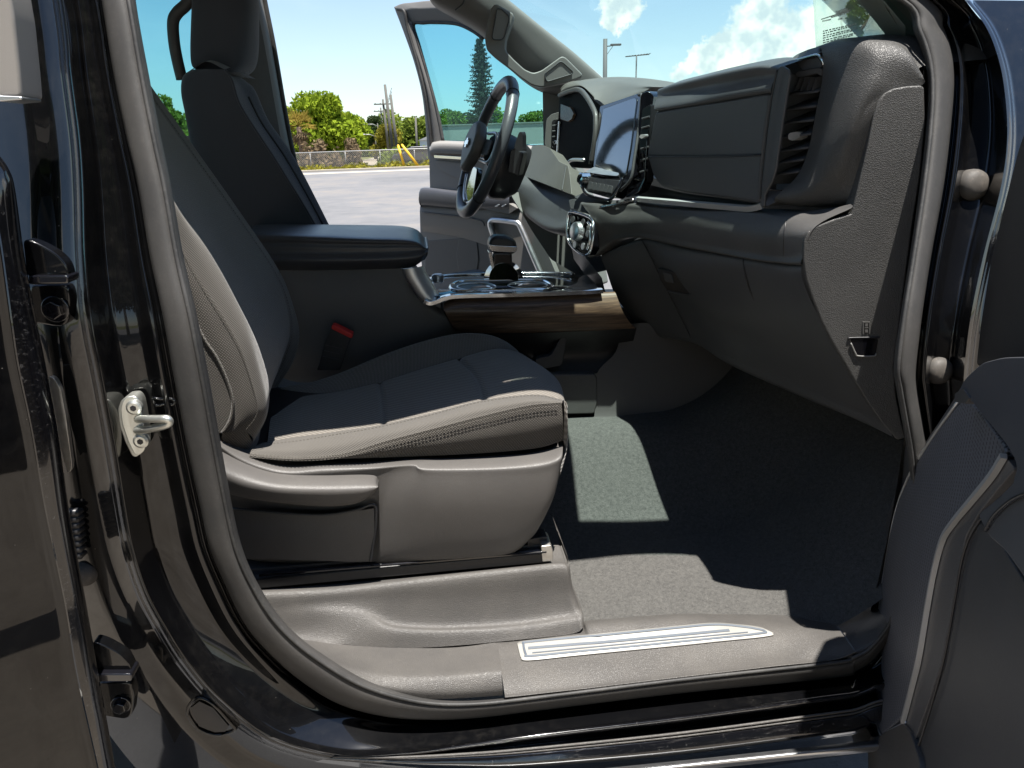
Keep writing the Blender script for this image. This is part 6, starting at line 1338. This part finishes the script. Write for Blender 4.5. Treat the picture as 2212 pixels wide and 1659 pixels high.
# through the rear side window and the driver door window
tree('broadleaf_tree', 370, 198, 345, 58, 130, 'leaf_mid', 'green tree seen through the tinted rear window', leaves=5500, lobes=11, seed=18)
tree('broadleaf_tree', 450, 225, 340, 75, 90, 'leaf_mid', 'green tree hidden mostly behind the driver seat', leaves=3000, seed=30)
pine(1045, 84, 300, 74, 84, 'tall dark norfolk pine seen through the driver door window')
tree('broadleaf_tree', 968, 232, 318, 84, 96, 'leaf_mid', 'green tree left of the tall pine', leaves=4200, seed=19)
tree('broadleaf_tree', 1012, 240, 318, 88, 90, 'leaf_dark', 'darker tree directly left of the pine trunk', leaves=3600, seed=20)
tree('broadleaf_tree', 1088, 252, 318, 90, 80, 'leaf_mid', 'green tree right of the pine behind the wheel', leaves=3600, seed=21)
tree('broadleaf_tree', 1150, 238, 318, 84, 84, 'leaf_mid', 'rounded green tree at the right of the door window', leaves=4600, seed=22)
tree('broadleaf_tree', 1190, 228, 318, 95, 70, 'leaf_dark', 'tree behind the mirror corner of the driver door', leaves=3000, seed=31)
# hedge-like wall beyond the lot in the door window
a, b = PY(940, 300, 62), PY(1230, 300, 62)
WL = empty('boundary_wall', (float((a[0] + b[0]) / 2), 62, 0), 'long beige wall seen through the driver door window', 'wall')
G().box(((a[0] + b[0]) / 2, 62, 1.45), ((b[0] - a[0]) / 2, .12, 1.45)).build('wall_face', 'concrete', WL, bevel=.02)
G().box(((a[0] + b[0]) / 2, 62, 2.96), ((b[0] - a[0]) / 2, .18, .06)).build('wall_coping', 'sandy', WL, bevel=.02)
# poles
def pole(px, vtop, vbase, Y, label, arm=True, lean=0.0, r0=.14, lamp=False):
    base = PY(px, vbase, Y); base[2] = 0; tp = PY(px, vtop, Y); tp = V3(base[0] + lean, Y, tp[2])
    T = empty('utility_pole', [float(x) for x in base], label, 'pole', 'utility poles along the service road')
    G().tube([base, tp], [r0, r0 * .7], n=10).build('pole_shaft', 'pole_wood', T, angle=180)
    if arm:
        c = tp + V3(0, -.15, -.5); G().box(c, (1.0, .05, .06)).build('cross_arm', 'pole_wood', T)
        for x in (-.85, -.3, .3, .85): G().tube([c + V3(x, 0, .05), c + V3(x, 0, .22)], [.05, .035], n=8).build('insulator', 'galvanised', T, angle=180)
    if lamp:
        s = tp + V3(0, 0, -.35); e = s + V3(-1.1, -.5, .25); G().tube([s, (s + e) / 2 + V3(0, 0, .12), e], .04, n=6).build('lamp_arm', 'galvanised', T, angle=180)
        G().sphere(e + V3(-.25, 0, .0), .32, 10, 6, (1, .4, .3)).build('lamp_head', 'galvanised', T, angle=180)
    return T
pole(852, 182, 352, 64, 'tallest utility pole in the row by the road', False, -.25, .15)
pole(861, 204, 352, 63, 'second utility pole just right of the tallest', False, -.2, .14)
pole(842, 214, 346, 84, 'utility pole with cross arm left of the tallest', True, -.2, .16)
pole(833, 232, 342, 110, 'farther utility pole with cross arm', True, -.1, .15)
pole(826, 246, 340, 150, 'farthest thin utility pole in the row', True, 0, .16)
pole(822, 266, 342, 96, 'street lamp pole by the dark tree', False, 0, .08, True)
pole(815, 288, 344, 86, 'shorter street lamp pole at the road end', False, 0, .08, True)
pole(902, 252, 350, 60, 'brown leaning pole beside the yellow posts', False, .1, .10)
def post(px, vtop, vbase, Y, lean, label):
    b = PY(px, vbase, Y); b[2] = 0; t = PY(px, vtop, Y); T = empty('yellow_guard', [float(x) for x in b], label, 'guard post', 'yellow guy wire guards')
    G().tube([b, V3(b[0] + lean, Y, t[2])], [.10, .085], n=12).build('guard_tube', 'yellow_paint', T, angle=180)
    G().sphere(V3(b[0] + lean, Y, t[2]), .085, 10, 6).build('guard_cap', 'yellow_paint', T, angle=180)
post(874, 314, 363, 56.8, -.35, 'upright yellow guard post in front of the fence')
post(904, 312, 363, 56.6, -1.1, 'leaning yellow guard post right of the upright one')
# wires
for k, (z0, z1) in enumerate(((7.1, 6.4), (6.8, 6.2))):
    a, b = PY(846, 190 + k * 8, 64), PY(826, 250 + k * 4, 150); o = G().tube([a, (a + b) / 2 + V3(0, 0, -.35), b], .02, n=5).build('overhead_wire', 'wire_dark', None, angle=180)
    tag(o, ('upper' if k == 0 else 'lower') + ' overhead wire sagging between the utility poles', 'wire')
# white shed and parked dark vehicle behind the fence
c = PY(918, 318, 62); SHD = empty('white_shed', (float(c[0]), 62, 0), 'small white shed half hidden by the driver door', 'shed')
G().box((c[0] + .45, 62.6, .95), (.85, .6, .95)).build('shed_wall', 'white_siding', SHD, bevel=.02)
G().plate([V3(c[0] - .55, 61.9, 1.88), V3(c[0] + 1.4, 61.9, 1.88), V3(c[0] + .43, 61.9, 2.25)], V3(0, 1.4, 0)).build('shed_roof', 'galvanised', SHD)
c = PY(905, 346, 59.5); CAR = empty('parked_car', (float(c[0]), 59.5, 0), 'dark parked car behind the fence near the yellow posts', 'car')
prof = [(-2.1,.35),(-2.1,.75),(-1.9,.9),(-1.1,1.0),(-.6,1.42),(.8,1.45),(1.5,1.0),(2.1,.92),(2.2,.6),(2.15,.35)]
G().plate([V3(c[0] + x, 59.5, z) for x, z in prof], V3(0, 1.6, 0)).build('body', 'dark_vehicle', CAR, bevel=.08)
G().plate([V3(c[0] + x, 59.485, z) for x, z in [(-.95,1.02),(-.52,1.36),(.72,1.38),(1.25,1.02)]], V3(0, .01, 0)).build('side_window', 'gloss_black', CAR)
for x in (-1.35, 1.35): G().tube([V3(c[0] + x, 59.46, .33), V3(c[0] + x, 59.7, .33)], .33, n=20).build('wheel', 'black_plastic', CAR, angle=40)
# through the windshield: lamp post, aerial, tree top
b = PY(1306, 260, 60); b[2] = 0; t = PY(1308, 84, 60); LP = empty('lamp_post', [float(x) for x in b], 'tall dark lamp post standing ahead beyond the windshield', 'lamp post')
G().tube([b, V3(b[0], 60, t[2])], [.20, .17], n=10).build('post_shaft', 'lamp_grey', LP, angle=180)
e = V3(b[0] + .95, 60, t[2] - .45); G().tube([V3(b[0], 60, t[2] - .55), e], .04, n=6).build('lamp_arm', 'lamp_grey', LP, angle=180)
G().box(e + V3(-.1, 0, .02), (.42, .14, .07)).build('lamp_head', 'lamp_grey', LP, bevel=.03)
G().tube([V3(b[0], 60, t[2] - 1.3), e + V3(-.3, 0, -.05)], .02, n=5).build('lamp_brace', 'lamp_grey', LP, angle=180)
b = PY(1372, 260, 75); b[2] = 0; t = PY(1374, 119, 75); AN = empty('television_aerial', [float(x) for x in b], 'thin television aerial on a mast ahead of the truck', 'aerial')
G().tube([b, V3(b[0], 75, t[2])], .07, n=6).build('mast', 'lamp_grey', AN, angle=180)
G().tube([V3(b[0] - 1.1, 75, t[2] - .12), V3(b[0] + 1.3, 75, t[2] + .05)], .05, n=6).build('boom', 'lamp_grey', AN, angle=180)
for k in range(9): x = -1.05 + k * .28; L = .35 + .05 * k; G().tube([V3(b[0] + x, 75 - L, t[2] - .1 + .02 * k), V3(b[0] + x, 75 + L, t[2] - .1 + .02 * k)], .03, n=5).build('element', 'lamp_grey', AN, angle=180)
tree('broadleaf_tree', 1815, -10, 330, 46, 120, 'leaf_mid', 'tall tree seen through the paper on the windshield', leaves=6000, lobes=12, seed=23, trunk_h=.5)
tree('broadleaf_tree', 1400, 262, 330, 110, 150, 'leaf_mid', 'distant tree hidden low behind the dashboard', leaves=1500, seed=24)
# trees and lot behind the photographer, mirrored in the paint
for k, (x, y, h_, w_) in enumerate(((-9, -12, 13, 11), (-2.5, -13, 14, 11), (5, -12, 14, 11), (12, -14, 15, 12), (-17, -16, 15, 12), (20, -18, 15, 13))):
    T = empty('broadleaf_tree', (x, y, 0), 'tree behind the photographer, ' + ['left of centre', 'nearest the middle', 'right of centre', 'far right', 'far left', 'farthest right'][k] + ' of the row mirrored in black paint', 'tree', 'trees behind the photographer')
    rg = np.random.default_rng(40 + k); g = G(); g.tube([V3(x, y, -.1), V3(x + .1, y, h_ * .3), V3(x, y, h_ * .7)], [.3, .22, .08], n=8); g.build('trunk', 'bark', T, angle=180)
    vs = []; fs = []
    for j in range(14):
        c = V3(x + rg.normal() * w_ * .2, y + rg.normal() * w_ * .15, h_ * (.35 + .5 * rg.random())); s = w_ * (.18 + .1 * rg.random())
        for q in range(420):
            d = rg.normal(size=3); d /= np.linalg.norm(d); p = c + d * s * (.5 + .5 * rg.random()); t = rg.normal(size=3); t /= np.linalg.norm(t); b_ = np.cross(t, d); L = .5
            i = len(vs); vs += [p - t * L, p + b_ * L * .6, p + t * L, p - b_ * L * .6]; fs.append((i, i + 1, i + 2, i + 3))
    mk('crown', vs, fs, 'leaf_dark', T, angle=0, recalc=False)
